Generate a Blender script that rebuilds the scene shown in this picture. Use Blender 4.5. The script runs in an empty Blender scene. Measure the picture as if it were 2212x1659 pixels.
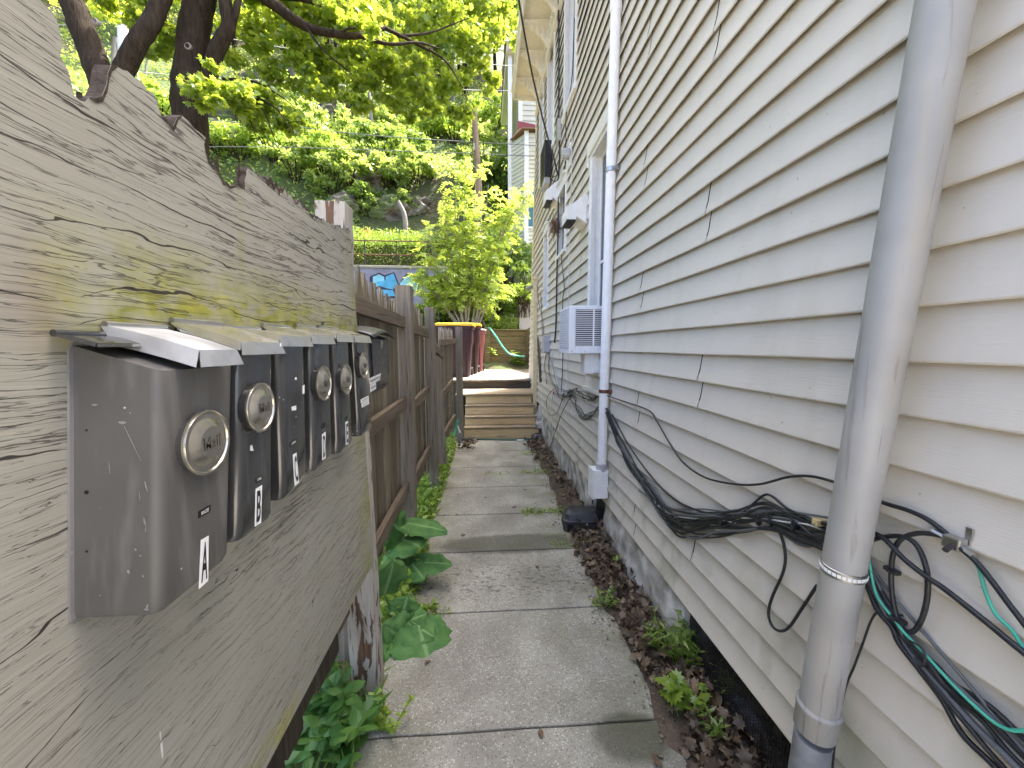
import bpy, bmesh, math, random
import numpy as np
from mathutils import Vector, Matrix, noise
S = bpy.context.scene
COL = S.collection
R = random.Random(11)
NR = np.random.default_rng(11)
H = 1.6                       # eye height of the camera
FPX = 831.0                   # focal length in pixels of a 2212 px wide picture
PITCH = math.atan(80 / FPX); YAW = math.atan(58 / FPX * math.cos(PITCH))
CAMROT = Matrix.Rotation(-YAW, 3, 'Z') @ Matrix.Rotation(math.pi / 2 - PITCH, 3, 'X')

# ---------------------------------------------------------------- surveying helpers
def ray(px, py):
    return CAMROT @ Vector(((px - 1106) / FPX, -(py - 829.5) / FPX, -1.0))
def RX(px, py, X):
    d = ray(px, py); t = X / d.x; return Vector((X, d.y * t, H + d.z * t))
def RY(px, py, Y):
    d = ray(px, py); t = Y / d.y; return Vector((d.x * t, Y, H + d.z * t))
def RZ(px, py, Z=0.0):
    d = ray(px, py); t = (Z - H) / d.z; return Vector((d.x * t, d.y * t, Z))
def lerp(a, b, t): return a + (b - a) * t

# ---------------------------------------------------------------- mesh builder
class MB:
    def __init__(s): s.v = []; s.f = []; s.m = []
    def add(s, vs, fs, mi=0):
        o = len(s.v); s.v += [tuple(v) for v in vs]
        for f in fs: s.f.append(tuple(i + o for i in f)); s.m.append(mi)
        return s
    def box(s, x0, x1, y0, y1, z0, z1, mi=0):
        vs = [(x, y, z) for x in (x0, x1) for y in (y0, y1) for z in (z0, z1)]
        return s.add(vs, [(0,1,3,2),(4,6,7,5),(0,4,5,1),(2,3,7,6),(0,2,6,4),(1,5,7,3)], mi)
    def obox(s, c, size, rot=None, mi=0):
        c = Vector(c); rot = rot or Matrix.Identity(3); a, b, d = (q / 2 for q in size)
        vs = [c + rot @ Vector((x, y, z)) for x in (-a, a) for y in (-b, b) for z in (-d, d)]
        return s.add(vs, [(0,1,3,2),(4,6,7,5),(0,4,5,1),(2,3,7,6),(0,2,6,4),(1,5,7,3)], mi)
    def prism(s, pts, vec, mi=0, side_mi=None):
        n = len(pts); vec = Vector(vec)
        vs = [Vector(p) for p in pts] + [Vector(p) + vec for p in pts]
        s.add(vs, [tuple(range(n))[::-1], tuple(range(n, 2 * n))], mi)
        o = len(s.v) - 2 * n
        for i in range(n):
            j = (i + 1) % n
            s.f.append((o + i, o + j, o + n + j, o + n + i)); s.m.append(mi if side_mi is None else side_mi)
        return s
    def tube(s, pts, r, n=8, cap=True, mi=0):
        pts = [Vector(p) for p in pts]; m = len(pts)
        rs = r if isinstance(r, (list, tuple)) else [r] * m
        up = None; rings = []
        for i, p in enumerate(pts):
            t = (pts[min(i + 1, m - 1)] - pts[max(i - 1, 0)])
            t = t.normalized() if t.length > 1e-9 else Vector((0, 0, 1))
            if up is None:
                a = Vector((0, 0, 1)) if abs(t.z) < .9 else Vector((1, 0, 0))
                up = t.cross(a).normalized()
            up = (up - t * up.dot(t)).normalized(); w = t.cross(up)
            rings.append([p + (up * math.cos(2 * math.pi * k / n) + w * math.sin(2 * math.pi * k / n)) * rs[i] for k in range(n)])
        vs = [v for ring in rings for v in ring]; fs = []
        for i in range(m - 1):
            for k in range(n):
                k2 = (k + 1) % n
                fs.append((i * n + k, i * n + k2, (i + 1) * n + k2, (i + 1) * n + k))
        if cap: fs += [tuple(range(n))[::-1], tuple((m - 1) * n + k for k in range(n))]
        return s.add(vs, fs, mi)
    def lathe(s, prof, c, axis='X', n=40, mi=0):
        c = Vector(c); vs = []; fs = []
        for r, h in prof:
            for k in range(n):
                a = 2 * math.pi * k / n; p, q = r * math.cos(a), r * math.sin(a)
                vs.append(c + (Vector((h, p, q)) if axis == 'X' else Vector((p, q, h)) if axis == 'Z' else Vector((p, h, q))))
        for i in range(len(prof) - 1):
            for k in range(n):
                k2 = (k + 1) % n; fs.append((i * n + k, i * n + k2, (i + 1) * n + k2, (i + 1) * n + k))
        m = len(prof) - 1
        fs += [tuple(range(n))[::-1], tuple(m * n + k for k in range(n))]
        return s.add(vs, fs, mi)
    def grid(s, fn, nu, nv, mi=0):
        vs = [fn(i / nu, j / nv) for i in range(nu + 1) for j in range(nv + 1)]
        fs = [(i * (nv + 1) + j, (i + 1) * (nv + 1) + j, (i + 1) * (nv + 1) + j + 1, i * (nv + 1) + j + 1) for i in range(nu) for j in range(nv)]
        return s.add(vs, fs, mi)
    def build(s, name, mats, parent=None, smooth=None, bevel=0, recalc=True):
        me = bpy.data.meshes.new(name); me.from_pydata(s.v, [], s.f)
        for m in (mats if isinstance(mats, (list, tuple)) else [mats]): me.materials.append(m)
        me.polygons.foreach_set('material_index', s.m)
        if recalc:
            bm = bmesh.new(); bm.from_mesh(me); bmesh.ops.recalc_face_normals(bm, faces=bm.faces); bm.to_mesh(me); bm.free()
        if smooth is not None:
            me.polygons.foreach_set('use_smooth', [True] * len(me.polygons)); me.set_sharp_from_angle(angle=math.radians(smooth))
        o = link(name, me, parent)
        if bevel:
            b = o.modifiers.new('bevel', 'BEVEL'); b.width = bevel; b.segments = 2; b.limit_method = 'ANGLE'; b.angle_limit = math.radians(40)
        return o

def link(name, me, parent=None):
    o = bpy.data.objects.new(name, me); COL.objects.link(o)
    if parent is not None:
        o.parent = parent; o.matrix_parent_inverse = world_of(parent).inverted()
    return o
def world_of(o):
    m = Matrix.Translation(o.location) @ o.rotation_euler.to_matrix().to_4x4()
    return (world_of(o.parent) @ o.matrix_parent_inverse @ m) if o.parent else m
def tag(o, label=None, cat=None, group=None, kind=None):
    if label: o['label'] = label
    if cat: o['category'] = cat
    if group: o['group'] = group
    if kind: o['kind'] = kind
    return o
def thing(name, label, cat, loc, group=None):
    o = bpy.data.objects.new(name, None); o.location = loc; o.empty_display_size = .1; COL.objects.link(o)
    return tag(o, label, cat, group)

def spline(pts, k=6):                       # Catmull-Rom through 3-D points
    pts = [Vector(p) for p in pts]; P = [pts[0] * 2 - pts[1]] + pts + [pts[-1] * 2 - pts[-2]]; out = []
    for i in range(1, len(P) - 2):
        a, b, c, d = P[i - 1:i + 3]
        for j in range(k):
            t = j / k
            out.append(.5 * ((2 * b) + (c - a) * t + (2 * a - 5 * b + 4 * c - d) * t * t + (3 * b - a - 3 * c + d) * t ** 3))
    return out + [pts[-1]]

def text_mesh(body, bold=0.0):              # flat letters with the built-in font, scaled to a unit box
    cu = bpy.data.curves.new('t', 'FONT'); cu.body = body; cu.offset = bold; cu.resolution_u = 4
    o = bpy.data.objects.new('t', cu); COL.objects.link(o)
    dg = bpy.context.evaluated_depsgraph_get(); me = bpy.data.meshes.new_from_object(o.evaluated_get(dg))
    vs = [v.co.copy() for v in me.vertices]; fs = [tuple(p.vertices) for p in me.polygons]
    bpy.data.objects.remove(o); bpy.data.curves.remove(cu); bpy.data.meshes.remove(me)
    x0 = min(v.x for v in vs); x1 = max(v.x for v in vs); y0 = min(v.y for v in vs); y1 = max(v.y for v in vs)
    return [((v.x - x0) / (x1 - x0), (v.y - y0) / (y1 - y0)) for v in vs], fs

# ---------------------------------------------------------------- materials
class NT:
    def __init__(s, name):
        s.mat = bpy.data.materials.new(name); s.mat.use_nodes = True; s.t = s.mat.node_tree
        s.b = s.t.nodes['Principled BSDF']; s.tc = s.t.nodes.new('ShaderNodeTexCoord')
    def n(s, typ, **kw):
        x = s.t.nodes.new('ShaderNode' + typ)
        for k, v in kw.items():
            if k in x.inputs: s.set(x.inputs[k], v)
            else: setattr(x, k, v)
        return x
    def set(s, sock, v):
        if isinstance(v, bpy.types.NodeSocket): s.t.links.new(v, sock)
        elif isinstance(v, tuple) and len(v) == 3 and sock.type == 'RGBA': sock.default_value = (*v, 1)
        else: sock.default_value = v
    def obj(s, scale=(1, 1, 1), loc=(0, 0, 0), rot=(0, 0, 0)):
        m = s.n('Mapping'); s.t.links.new(s.tc.outputs['Object'], m.inputs[0])
        m.inputs['Scale'].default_value = scale; m.inputs['Location'].default_value = loc; m.inputs['Rotation'].default_value = rot
        return m.outputs[0]
    def noise(s, scale=5, detail=3, vec=None, dist=0, rough=.5):
        x = s.n('TexNoise'); s.set(x.inputs['Vector'], vec if vec is not None else s.obj())
        x.inputs['Scale'].default_value = scale; x.inputs['Detail'].default_value = detail
        x.inputs['Distortion'].default_value = dist; x.inputs['Roughness'].default_value = rough
        return x.outputs['Fac']
    def ramp(s, fac, *stops, interp='LINEAR'):
        x = s.n('ValToRGB'); s.set(x.inputs[0], fac); e = x.color_ramp.elements; x.color_ramp.interpolation = interp
        while len(e) < len(stops): e.new(.5)
        for el, (p, c) in zip(e, stops):
            el.position = p; el.color = (c, c, c, 1) if not isinstance(c, tuple) else (*c, 1)
        return x.outputs[0]
    def math(s, op, a, b=0.0, clamp=False):
        x = s.n('Math'); x.operation = op; x.use_clamp = clamp; s.set(x.inputs[0], a); s.set(x.inputs[1], b); return x.outputs[0]
    def mix(s, fac, a, b, blend='MIX'):
        x = s.n('Mix'); x.data_type = 'RGBA'; x.blend_type = blend
        s.set(x.inputs[0], fac); s.set(x.inputs[6], a); s.set(x.inputs[7], b); return x.outputs[2]
    def xyz(s):
        x = s.n('SeparateXYZ'); s.t.links.new(s.tc.outputs['Object'], x.inputs[0]); return x.outputs
    def rng(s, v, a, b, c=0.0, d=1.0):
        x = s.n('MapRange'); s.set(x.inputs[0], v)
        for i, q in enumerate((a, b, c, d)): x.inputs[i + 1].default_value = q
        return x.outputs[0]
    def bump(s, h, strength=.5, dist=.002):
        x = s.n('Bump'); x.inputs['Strength'].default_value = strength; x.inputs['Distance'].default_value = dist
        s.set(x.inputs['Height'], h)
        if s.b.inputs['Normal'].is_linked: s.t.links.new(s.b.inputs['Normal'].links[0].from_socket, x.inputs['Normal'])
        s.t.links.new(x.outputs[0], s.b.inputs['Normal']); return s
    def base(s, c): s.set(s.b.inputs['Base Color'], c); return s
    def rough(s, v): s.set(s.b.inputs['Roughness'], v); return s

MT = {}
def simple(name, col, rough=.6, metal=0.0, var=.15, scale=20, bump=0, spec=.5):
    t = NT(name); d = tuple(c * (1 - var) for c in col); u = tuple(min(1, c * (1 + var)) for c in col)
    n = t.noise(scale, 4); t.base(t.ramp(n, (.3, d), (.7, u)))
    t.b.inputs['Metallic'].default_value = metal; t.b.inputs['Specular IOR Level'].default_value = spec
    t.rough(t.rng(t.noise(scale * 2.3, 3), .3, .7, max(0, rough - .08), min(1, rough + .08)))
    if bump: t.bump(t.noise(scale * 4, 4), bump, .002)
    MT[name] = t.mat; return t.mat

def m_siding(name, c, algae=True):
    t = NT(name)
    d = tuple(q * .93 for q in c)
    col = t.ramp(t.noise(1.3, 4), (.3, d), (.7, c))
    streak = t.noise(1, 4, t.obj((9, 9, .9)))
    col = t.mix(t.ramp(streak, (.52, 0.0), (.75, .30)), col, tuple(q * v for q, v in zip(c, (.72, .70, .62))))
    z = t.xyz()[2]
    if algae:
        m = t.math('MULTIPLY', t.ramp(t.noise(1, 5, t.obj((5, 4, 2.2))), (.52, 0.0), (.68, 1.0)), t.rng(z, .95, .45))
        col = t.mix(t.math('MULTIPLY', m, .7), col, (.20, .21, .11))
        sp = t.noise(55, 2); col = t.mix(t.ramp(sp, (.73, 0.0), (.77, .5)), col, (.16, .15, .13))
    t.base(col).rough(.5); t.b.inputs['Specular IOR Level'].default_value = .35
    g = t.noise(1, 5, t.obj((200, 7, 240)), 1.6, .6)
    t.bump(g, .55, .002); t.bump(t.noise(3, 2), .25, .006)
    MT[name] = t.mat; return t.mat

def m_plywood():
    t = NT('weathered_paint')
    base = t.ramp(t.noise(2.2, 5), (.25, (.275, .265, .215)), (.75, (.385, .375, .315)))
    fine = t.noise(1, 4, t.obj((90, 9, 170)), 1.2)
    base = t.mix(t.math('MULTIPLY', fine, .30), base, (.225, .215, .175))
    vec = t.obj((1, 2.3, 46)); warp = t.noise(2.4, 3)
    w = t.n('VectorMath'); w.operation = 'ADD'; t.set(w.inputs[0], vec)
    cmb = t.n('CombineXYZ'); t.set(cmb.inputs[2], t.math('MULTIPLY', warp, 3.2)); t.set(w.inputs[1], cmb.outputs[0])
    n1 = t.noise(1.0, 5, w.outputs[0], .35, .55)
    gate = t.noise(1, 4, t.obj((1, 3.2, 6)))
    zz = t.xyz()
    up = t.rng(zz[2], 1.1, 1.8, .0012, .012)
    wid = t.math('MULTIPLY', up, t.ramp(gate, (.40, .05), (.62, 1.5)))
    ad = t.math('ABSOLUTE', t.math('SUBTRACT', n1, .5))
    crack = t.math('SUBTRACT', 1.0, t.math('DIVIDE', ad, t.math('ADD', wid, .0004)), clamp=True)
    vec2 = t.obj((1, 4.5, 110)); w2 = t.n('VectorMath'); w2.operation = 'ADD'; t.set(w2.inputs[0], vec2)
    cmb2 = t.n('CombineXYZ'); t.set(cmb2.inputs[2], t.math('MULTIPLY', warp, 7)); t.set(w2.inputs[1], cmb2.outputs[0])
    n2 = t.noise(1.0, 4, w2.outputs[0], .3)
    g2 = t.ramp(t.noise(3.1, 3), (.40, 0.001), (.7, .02))
    crack2 = t.math('SUBTRACT', 1.0, t.math('DIVIDE', t.math('ABSOLUTE', t.math('SUBTRACT', n2, .5)), t.math('ADD', g2, .0003)), clamp=True)
    ph = t.math('ADD', t.math('MULTIPLY', zz[2], 27.0), t.math('ADD', t.math('MULTIPLY', t.noise(1, 3, t.obj((1, 1.7, 5))), 4.2), t.math('MULTIPLY', t.noise(1, 3, t.obj((1, 7, 22))), 1.1)))
    fr = t.math('ABSOLUTE', t.math('SUBTRACT', t.math('FRACT', ph), .5))
    th = t.math('MULTIPLY', t.ramp(t.noise(1, 3, t.obj((1, 3.4, 34))), (.44, 0.0), (.68, .062)), t.rng(zz[2], 1.0, 1.75, .35, 1.0))
    long_ = t.math('SUBTRACT', 1.0, t.math('DIVIDE', fr, t.math('ADD', th, .0004)), clamp=True)
    cr = t.math('MAXIMUM', t.math('MAXIMUM', t.ramp(long_, (.1, 0.0), (.35, 1.0)), t.math('MULTIPLY', t.ramp(crack, (.25, 0.0), (.6, 1.0)), .75)), t.math('MULTIPLY', t.ramp(crack2, (.1, 0.0), (.6, 1.0)), .6))
    # moss: a band over the mailbox lids, a strip by the right edge, and a few runs
    band = t.math('MULTIPLY', t.rng(zz[2], 1.58, 1.61), t.rng(zz[2], 1.775, 1.665), clamp=True)
    patch = t.math('MULTIPLY', t.ramp(t.noise(1, 6, t.obj((1, 8, 4.5)), .5), (.30, 0.0), (.48, 1.0)), t.ramp(t.noise(1, 6, t.obj((1, 26, 60)), .6), (.36, .3), (.58, 1.0)))
    m1 = t.math('MULTIPLY', t.math('MULTIPLY', band, patch), t.rng(zz[1], .43, .49))
    edge = t.math('MULTIPLY', t.rng(zz[1], 1.36, 1.5), t.ramp(t.noise(6, 4), (.35, 0.0), (.7, .9)))
    run = t.math('MULTIPLY', t.ramp(t.noise(1, 4, t.obj((1, 9, 1.1))), (.66, 0.0), (.78, .5)), t.rng(zz[2], 1.5, 1.7))
    low = t.math('MULTIPLY', t.rng(zz[2], .80, .71), t.ramp(t.noise(9, 3), (.5, 0.0), (.65, .8)))
    moss = t.math('MAXIMUM', t.math('MAXIMUM', m1, edge), t.math('MAXIMUM', run, low))
    moss = t.math('MULTIPLY', moss, .92)
    col = t.mix(moss, base, t.ramp(t.noise(25, 3), (.3, (.17, .18, .02)), (.7, (.36, .35, .045))))
    rust = t.math('MULTIPLY', t.math('MULTIPLY', t.rng(zz[1], .40, .44), t.rng(zz[1], .49, .45), clamp=True), t.math('MULTIPLY', band, t.noise(14, 3)))
    col = t.mix(t.math('MULTIPLY', rust, .45, True), col, (.18, .09, .04))
    chip = t.ramp(t.noise(1, 2, t.obj((1, 60, 9))), (.76, 0.0), (.78, 1.0))
    col = t.mix(t.math('MULTIPLY', chip, t.rng(zz[2], 1.5, 1.4)), col, (.62, .61, .58))
    col = t.mix(t.math('MULTIPLY', cr, .95), col, (.03, .025, .021))
    t.base(col).rough(.72); t.b.inputs['Specular IOR Level'].default_value = .25
    t.bump(fine, .25, .0015); t.bump(t.math('SUBTRACT', 1.0, cr), .8, .004); t.bump(n1, .35, .008)
    MT['plywood'] = t.mat; return t.mat

def m_wood(name, c1, c2, sc=(40, 40, 1.6), bump=.5, dark=(.05, .045, .04), gap=.0, rough=.8, island=True):
    """grain runs along the axis with the small number in sc"""
    t = NT(name); v = t.obj(sc)
    if island:
        g = t.n('NewGeometry'); a = t.n('VectorMath'); a.operation = 'ADD'; t.set(a.inputs[0], v)
        cb = t.n('CombineXYZ')
        for i in range(3): t.set(cb.inputs[i], t.math('MULTIPLY', g.outputs['Random Per Island'], 37.0 + 11 * i))
        t.set(a.inputs[1], cb.outputs[0]); v = a.outputs[0]
    n = t.noise(1, 5, v, 1.1, .6)
    col = t.ramp(n, (.28, c1), (.72, c2))
    if island:
        hs = t.n('HueSaturation'); t.set(hs.inputs['Color'], col); t.set(hs.inputs['Value'], t.rng(g.outputs['Random Per Island'], 0, 1, .72, 1.22)); col = hs.outputs[0]
    ck = t.noise(1, 3, t.obj(tuple(s * 1.8 for s in sc)), .5)
    cm = t.ramp(ck, (.30, 1.0), (.37, 0.0))
    col = t.mix(t.math('MULTIPLY', cm, .75), col, dark)
    st = t.noise(2.5, 4); col = t.mix(t.ramp(st, (.5, 0.0), (.8, .4)), col, tuple(q * .5 for q in c1))
    t.base(col).rough(rough); t.b.inputs['Specular IOR Level'].default_value = .2
    t.bump(n, bump, .003); t.bump(t.math('SUBTRACT', 1.0, cm), .5, .003)
    MT[name] = t.mat; return t.mat

def m_concrete():
    t = NT('exposed_aggregate')
    vo = t.n('TexVoronoi'); t.set(vo.inputs['Vector'], t.obj()); vo.inputs['Scale'].default_value = 130
    hs = t.n('SeparateColor'); t.set(hs.inputs[0], vo.outputs['Color'])
    stone = t.ramp(hs.outputs[0], (.0, (.10, .088, .07)), (.4, (.27, .255, .21)), (.78, (.40, .385, .33)), (.95, (.68, .66, .60)))
    base = t.ramp(t.noise(3, 6), (.3, (.25, .24, .195)), (.7, (.40, .388, .325)))
    m = t.ramp(vo.outputs['Distance'], (.3, 1.0), (.55, 0.0))
    col = t.mix(t.math('MULTIPLY', m, .78), base, stone)
    x, y, z = t.xyz()
    blot = t.ramp(t.noise(2.3, 6, None, .4), (.42, 0.0), (.68, 1.0))
    col = t.mix(t.math('MULTIPLY', blot, .5), col, (.13, .12, .10))
    pit = t.ramp(t.noise(1, 5, t.obj((22, 40, 1))), (.54, 0.0), (.62, .9))
    pit = t.math('MULTIPLY', pit, .6); pm = t.math('MULTIPLY', pit, t.math('MULTIPLY', t.rng(y, 2.2, 2.4), t.rng(y, 2.85, 2.6), clamp=True))
    col = t.mix(pm, col, (.055, .05, .045))
    mossm = t.math('MULTIPLY', t.ramp(t.noise(2.8, 5), (.42, 0.0), (.66, 1.0)), t.math('MAXIMUM', t.rng(x, .15, .75), t.rng(x, -.2, -.5)))
    col = t.mix(t.math('MULTIPLY', mossm, .6), col, (.125, .13, .042))
    def spot(cx, cy, rx, ry):
        a = t.math('DIVIDE', t.math('SUBTRACT', x, cx), rx); b = t.math('DIVIDE', t.math('SUBTRACT', y, cy), ry)
        d = t.math('ADD', t.math('MULTIPLY', a, a), t.math('MULTIPLY', b, b))
        d = t.math('ADD', d, t.math('MULTIPLY', t.noise(9, 4), .9))
        return t.rng(d, 1.75, 1.15)
    wet = t.math('MAXIMUM', spot(.60, 1.40, .165, .10), spot(.22, 2.99, .62, .15), clamp=True)
    col = t.mix(t.math('MULTIPLY', wet, .6), col, (.05, .052, .028))
    t.base(col).rough(.85); t.b.inputs['Specular IOR Level'].default_value = .25
    t.bump(vo.outputs['Distance'], .35, .003); t.bump(t.noise(12, 5), .35, .006)
    MT['concrete'] = t.mat; return t.mat

def m_leaf(name, c1, c2, tc, trans=.45, gloss=.05):
    t = NT(name); nt = t.t; nt.nodes.remove(t.b)
    g = t.n('NewGeometry'); col = t.ramp(g.outputs['Random Per Island'], (0.0, c1), (1.0, c2))
    tcol = t.mix(g.outputs['Random Per Island'], tuple(q * .72 for q in tc), tuple(min(1, q * 1.15) for q in tc))
    d = t.n('BsdfDiffuse'); t.set(d.inputs[0], col); tr = t.n('BsdfTranslucent'); t.set(tr.inputs[0], tcol)
    mx = t.n('MixShader'); mx.inputs[0].default_value = trans
    nt.links.new(d.outputs[0], mx.inputs[1]); nt.links.new(tr.outputs[0], mx.inputs[2])
    gl = t.n('BsdfGlossy'); gl.inputs['Roughness'].default_value = .38; t.set(gl.inputs[0], (.8, .85, .8))
    m2 = t.n('MixShader'); m2.inputs[0].default_value = gloss
    nt.links.new(mx.outputs[0], m2.inputs[1]); nt.links.new(gl.outputs[0], m2.inputs[2])
    nt.links.new(m2.outputs[0], nt.nodes['Material Output'].inputs[0])
    MT[name] = t.mat; return t.mat

def m_metal_lid():
    t = NT('polished_lid'); t.base(t.ramp(t.noise(9, 4), (.3, (.70, .67, .58)), (.7, (.84, .81, .73))))
    t.b.inputs['Metallic'].default_value = .85; t.rough(t.rng(t.noise(30, 4), .3, .7, .12, .27))
    t.bump(t.noise(14, 2), .12, .003); MT['lid'] = t.mat
    t = NT('whitened_aluminium'); n = t.noise(18, 5); t.base(t.ramp(n, (.35, (.46, .47, .48)), (.65, (.66, .67, .68)))); t.b.inputs['Metallic'].default_value = .6; t.rough(t.rng(n, .3, .7, .3, .5)); t.bump(t.noise(16, 2), .15, .003); MT['whitened_lid'] = t.mat  # worn metal, its whitish base standing in for the sky's reflection
def m_enamel(name, c, rough, chips, chip_scale=60, spec=.5):
    t = NT(name); col = t.ramp(t.noise(6, 5), (.3, tuple(q * .85 for q in c)), (.7, tuple(q * 1.15 for q in c)))
    scuff = t.ramp(t.noise(1, 5, t.obj((40, 40, 5))), (.52, 0.0), (.78, .42)); col = t.mix(scuff, col, tuple(min(1, q * 2.4 + .04) for q in c))
    vo = t.n('TexVoronoi'); t.set(vo.inputs['Vector'], t.obj()); vo.inputs['Scale'].default_value = chip_scale
    ch = t.math('MULTIPLY', t.ramp(vo.outputs['Distance'], (.05, 1.0), (.09, 0.0)), t.ramp(t.noise(11, 2), (.55, 0.0), (.6, 1.0)))
    col = t.mix(t.math('MULTIPLY', ch, chips), col, (.62, .60, .56))
    t.base(col).rough(t.rng(t.noise(7, 4), .3, .7, rough * .8, rough * 1.25)); t.b.inputs['Specular IOR Level'].default_value = spec
    t.bump(t.noise(6, 2), .22, .012); MT[name] = t.mat

m_siding('siding', (.63, .582, .498)); m_siding('neighbour_siding', (.60, .59, .47), False); m_siding('yellow_siding', (.55, .47, .27), False)
m_plywood(); m_concrete(); m_metal_lid()
m_wood('fence_wood', (.125, .102, .066), (.31, .262, .18), (46, 46, 1.8))
m_wood('post_wood', (.18, .15, .11), (.38, .325, .25), (38, 38, 1.4), .7)
m_wood('rail_wood', (.115, .088, .06), (.27, .215, .155), (46, 1.8, 46))
m_wood('dark_wood', (.045, .036, .026), (.115, .092, .066), (46, 46, 1.8))
m_wood('new_wood', (.70, .48, .24), (.88, .67, .37), (1.6, 40, 40), .3, (.12, .08, .05))
m_wood('tread_wood', (.22, .17, .105), (.38, .30, .195), (1.6, 40, 40), .4, (.10, .08, .06))
m_wood('deck_wood', (.19, .165, .13), (.36, .325, .265), (40, 1.6, 40), .5)
m_wood('deck_fascia', (.055, .045, .03), (.12, .10, .07), (1.6, 40, 40), .4)
m_wood('timber', (.12, .088, .04), (.27, .205, .10), (1.6, 34, 34), .5)
m_wood('peeling', (.33, .295, .24), (.50, .455, .385), (24, 24, 1.3), .6, (.10, .055, .03))
def m_peel():
    t = NT('flaking_paint'); t.t.nodes.remove(t.tc); 
    t.tc = t.n('TexCoord'); n = t.noise(1, 5, t.obj((22, 22, 2.0)), .6); col = t.ramp(n, (.3, (.30, .275, .235)), (.7, (.50, .465, .405)))
    pe = t.ramp(t.noise(1, 5, t.obj((26, 26, 5)), .7), (.56, 0.0), (.59, 1.0)); bare = t.ramp(t.noise(1, 3, t.obj((60, 60, 4))), (.3, (.06, .035, .02)), (.7, (.17, .10, .06)))
    col = t.mix(pe, col, bare); ck = t.ramp(t.noise(1, 3, t.obj((60, 60, 1.5)), .4), (.30, 1.0), (.36, 0.0)); col = t.mix(ck, col, (.05, .04, .03))
    t.base(col).rough(.85); t.bump(t.math('SUBTRACT', 1.0, pe), .8, .003); t.bump(n, .4, .002); MT['peeling'] = t.mat
m_peel()
m_wood('torn_wood', (.024, .018, .013), (.085, .063, .045), (60, 60, 60), .8)
m_wood('bark', (.018, .014, .010), (.055, .042, .030), (14, 14, 2.2), 1.0, (.02, .016, .012), island=False)
for q in MT['bark'].node_tree.nodes:
    if q.type == 'BUMP': q.inputs['Distance'].default_value = .03
MT['bark'].node_tree.nodes['Principled BSDF'].inputs['Specular IOR Level'].default_value = .05
m_wood('pale_bark', (.17, .155, .135), (.33, .31, .275), (14, 14, 2.2), .8, (.05, .045, .04), island=False)
m_wood('pole_wood', (.14, .10, .07), (.28, .21, .15), (30, 30, 1.2), .6)
m_enamel('brown_enamel', (.094, .090, .082), .48, .9, 55)
m_enamel('black_enamel', (.040, .040, .038), .13, .6, 45, .9)
m_enamel('medallion', (.52, .48, .40), .24, .0); MT['medallion'].node_tree.nodes['Principled BSDF'].inputs['Metallic'].default_value = .95
m_enamel('galvanised', (.36, .355, .345), .40, .5, 40); MT['galvanised'].node_tree.nodes['Principled BSDF'].inputs['Metallic'].default_value = .55
simple('white_paint', (.74, .74, .73), .45, var=.05); simple('white_pipe', (.80, .80, .80), .5, var=.04, spec=.3)
simple('cream_paint', (.70, .67, .60), .5, var=.06); simple('soffit_paint', (.66, .62, .53), .6, var=.06)
simple('yellow_paint', (.66, .55, .31), .5, var=.08); simple('grey_plastic', (.38, .38, .39), .45); simple('ac_white', (.74, .75, .78), .4, var=.04)
simple('black_plastic', (.020, .020, .022), .38, var=.3); simple('bait_plastic', (.034, .034, .037), .42, var=.35, bump=.15)
simple('cable_black', (.016, .017, .019), .45, var=.4, scale=60); simple('cable_white', (.55, .55, .52), .5); simple('cable_green', (.07, .42, .30), .4, var=.1)
simple('cable_grey', (.10, .105, .11), .5); simple('cable_blue', (.25, .34, .5), .5); simple('red_plastic', (.55, .03, .03), .4)
simple('steel', (.45, .44, .42), .35, 1.0); simple('rusty_steel', (.12, .05, .03), .8, var=.4); simple('dark_metal', (.03, .028, .026), .5)
simple('maroon_plastic', (.028, .005, .011), .45); simple('faded_red', (.21, .065, .07), .55, var=.12); simple('yellow_plastic', (.72, .43, .02), .45, var=.06)
simple('hose', (.10, .50, .36), .35, var=.1); simple('dark_hose', (.02, .13, .09), .4); simple('sticker_white', (.80, .80, .78), .5, var=.03); simple('sticker_black', (.012, .012, .013), .5)
simple('terracotta', (.55, .14, .085), .6); simple('glass_dark', (.02, .024, .028), .06, spec=.8); simple('glass_grey', (.20, .23, .25), .10, spec=.8)
simple('teal_panel', (.05, .16, .20), .4); simple('roof_red', (.25, .05, .05), .6); simple('roof_shingle', (.26, .15, .09), .9, var=.3, bump=.5); simple('painted_dark', (.006, .006, .006), .9)  # last one is near-black, standing in for the darkness inside hollows
simple('clip_tan', (.55, .45, .22), .5); simple('bag_plastic', (.16, .18, .22), .25, var=.6, scale=25, bump=1); simple('lamp_grey', (.22, .22, .23), .4)
simple('graffiti_purple', (.27, .27, .38), .7, var=.25, scale=3); simple('graffiti_blue', (.10, .42, .72), .6, var=.2, scale=4); simple('graffiti_pale', (.25, .60, .80), .6, var=.15, scale=4)
simple('graffiti_dark', (.05, .025, .06), .7); simple('graffiti_pink', (.62, .10, .35), .6); simple('graffiti_orange', (.75, .33, .12), .6); simple('wall_concrete', (.40, .37, .31), .9, bump=.5)
simple('brick', (.30, .21, .16), .9, var=.35, scale=14, bump=.4); simple('dead_leaf', (.17, .095, .055), .75)
m_leaf('maple_leaf', (.065, .15, .014), (.16, .25, .018), (.54, .64, .06), .55)
m_leaf('ailanthus_leaf', (.16, .28, .03), (.32, .43, .06), (.72, .84, .12), .5)
m_leaf('shrub_leaf', (.09, .185, .03), (.25, .34, .075), (.56, .68, .13), .47)
m_leaf('lime_leaf', (.16, .27, .03), (.26, .36, .06), (.50, .66, .08), .42)
m_leaf('forest_leaf', (.045, .115, .02), (.13, .22, .04), (.38, .52, .08), .45)
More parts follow.
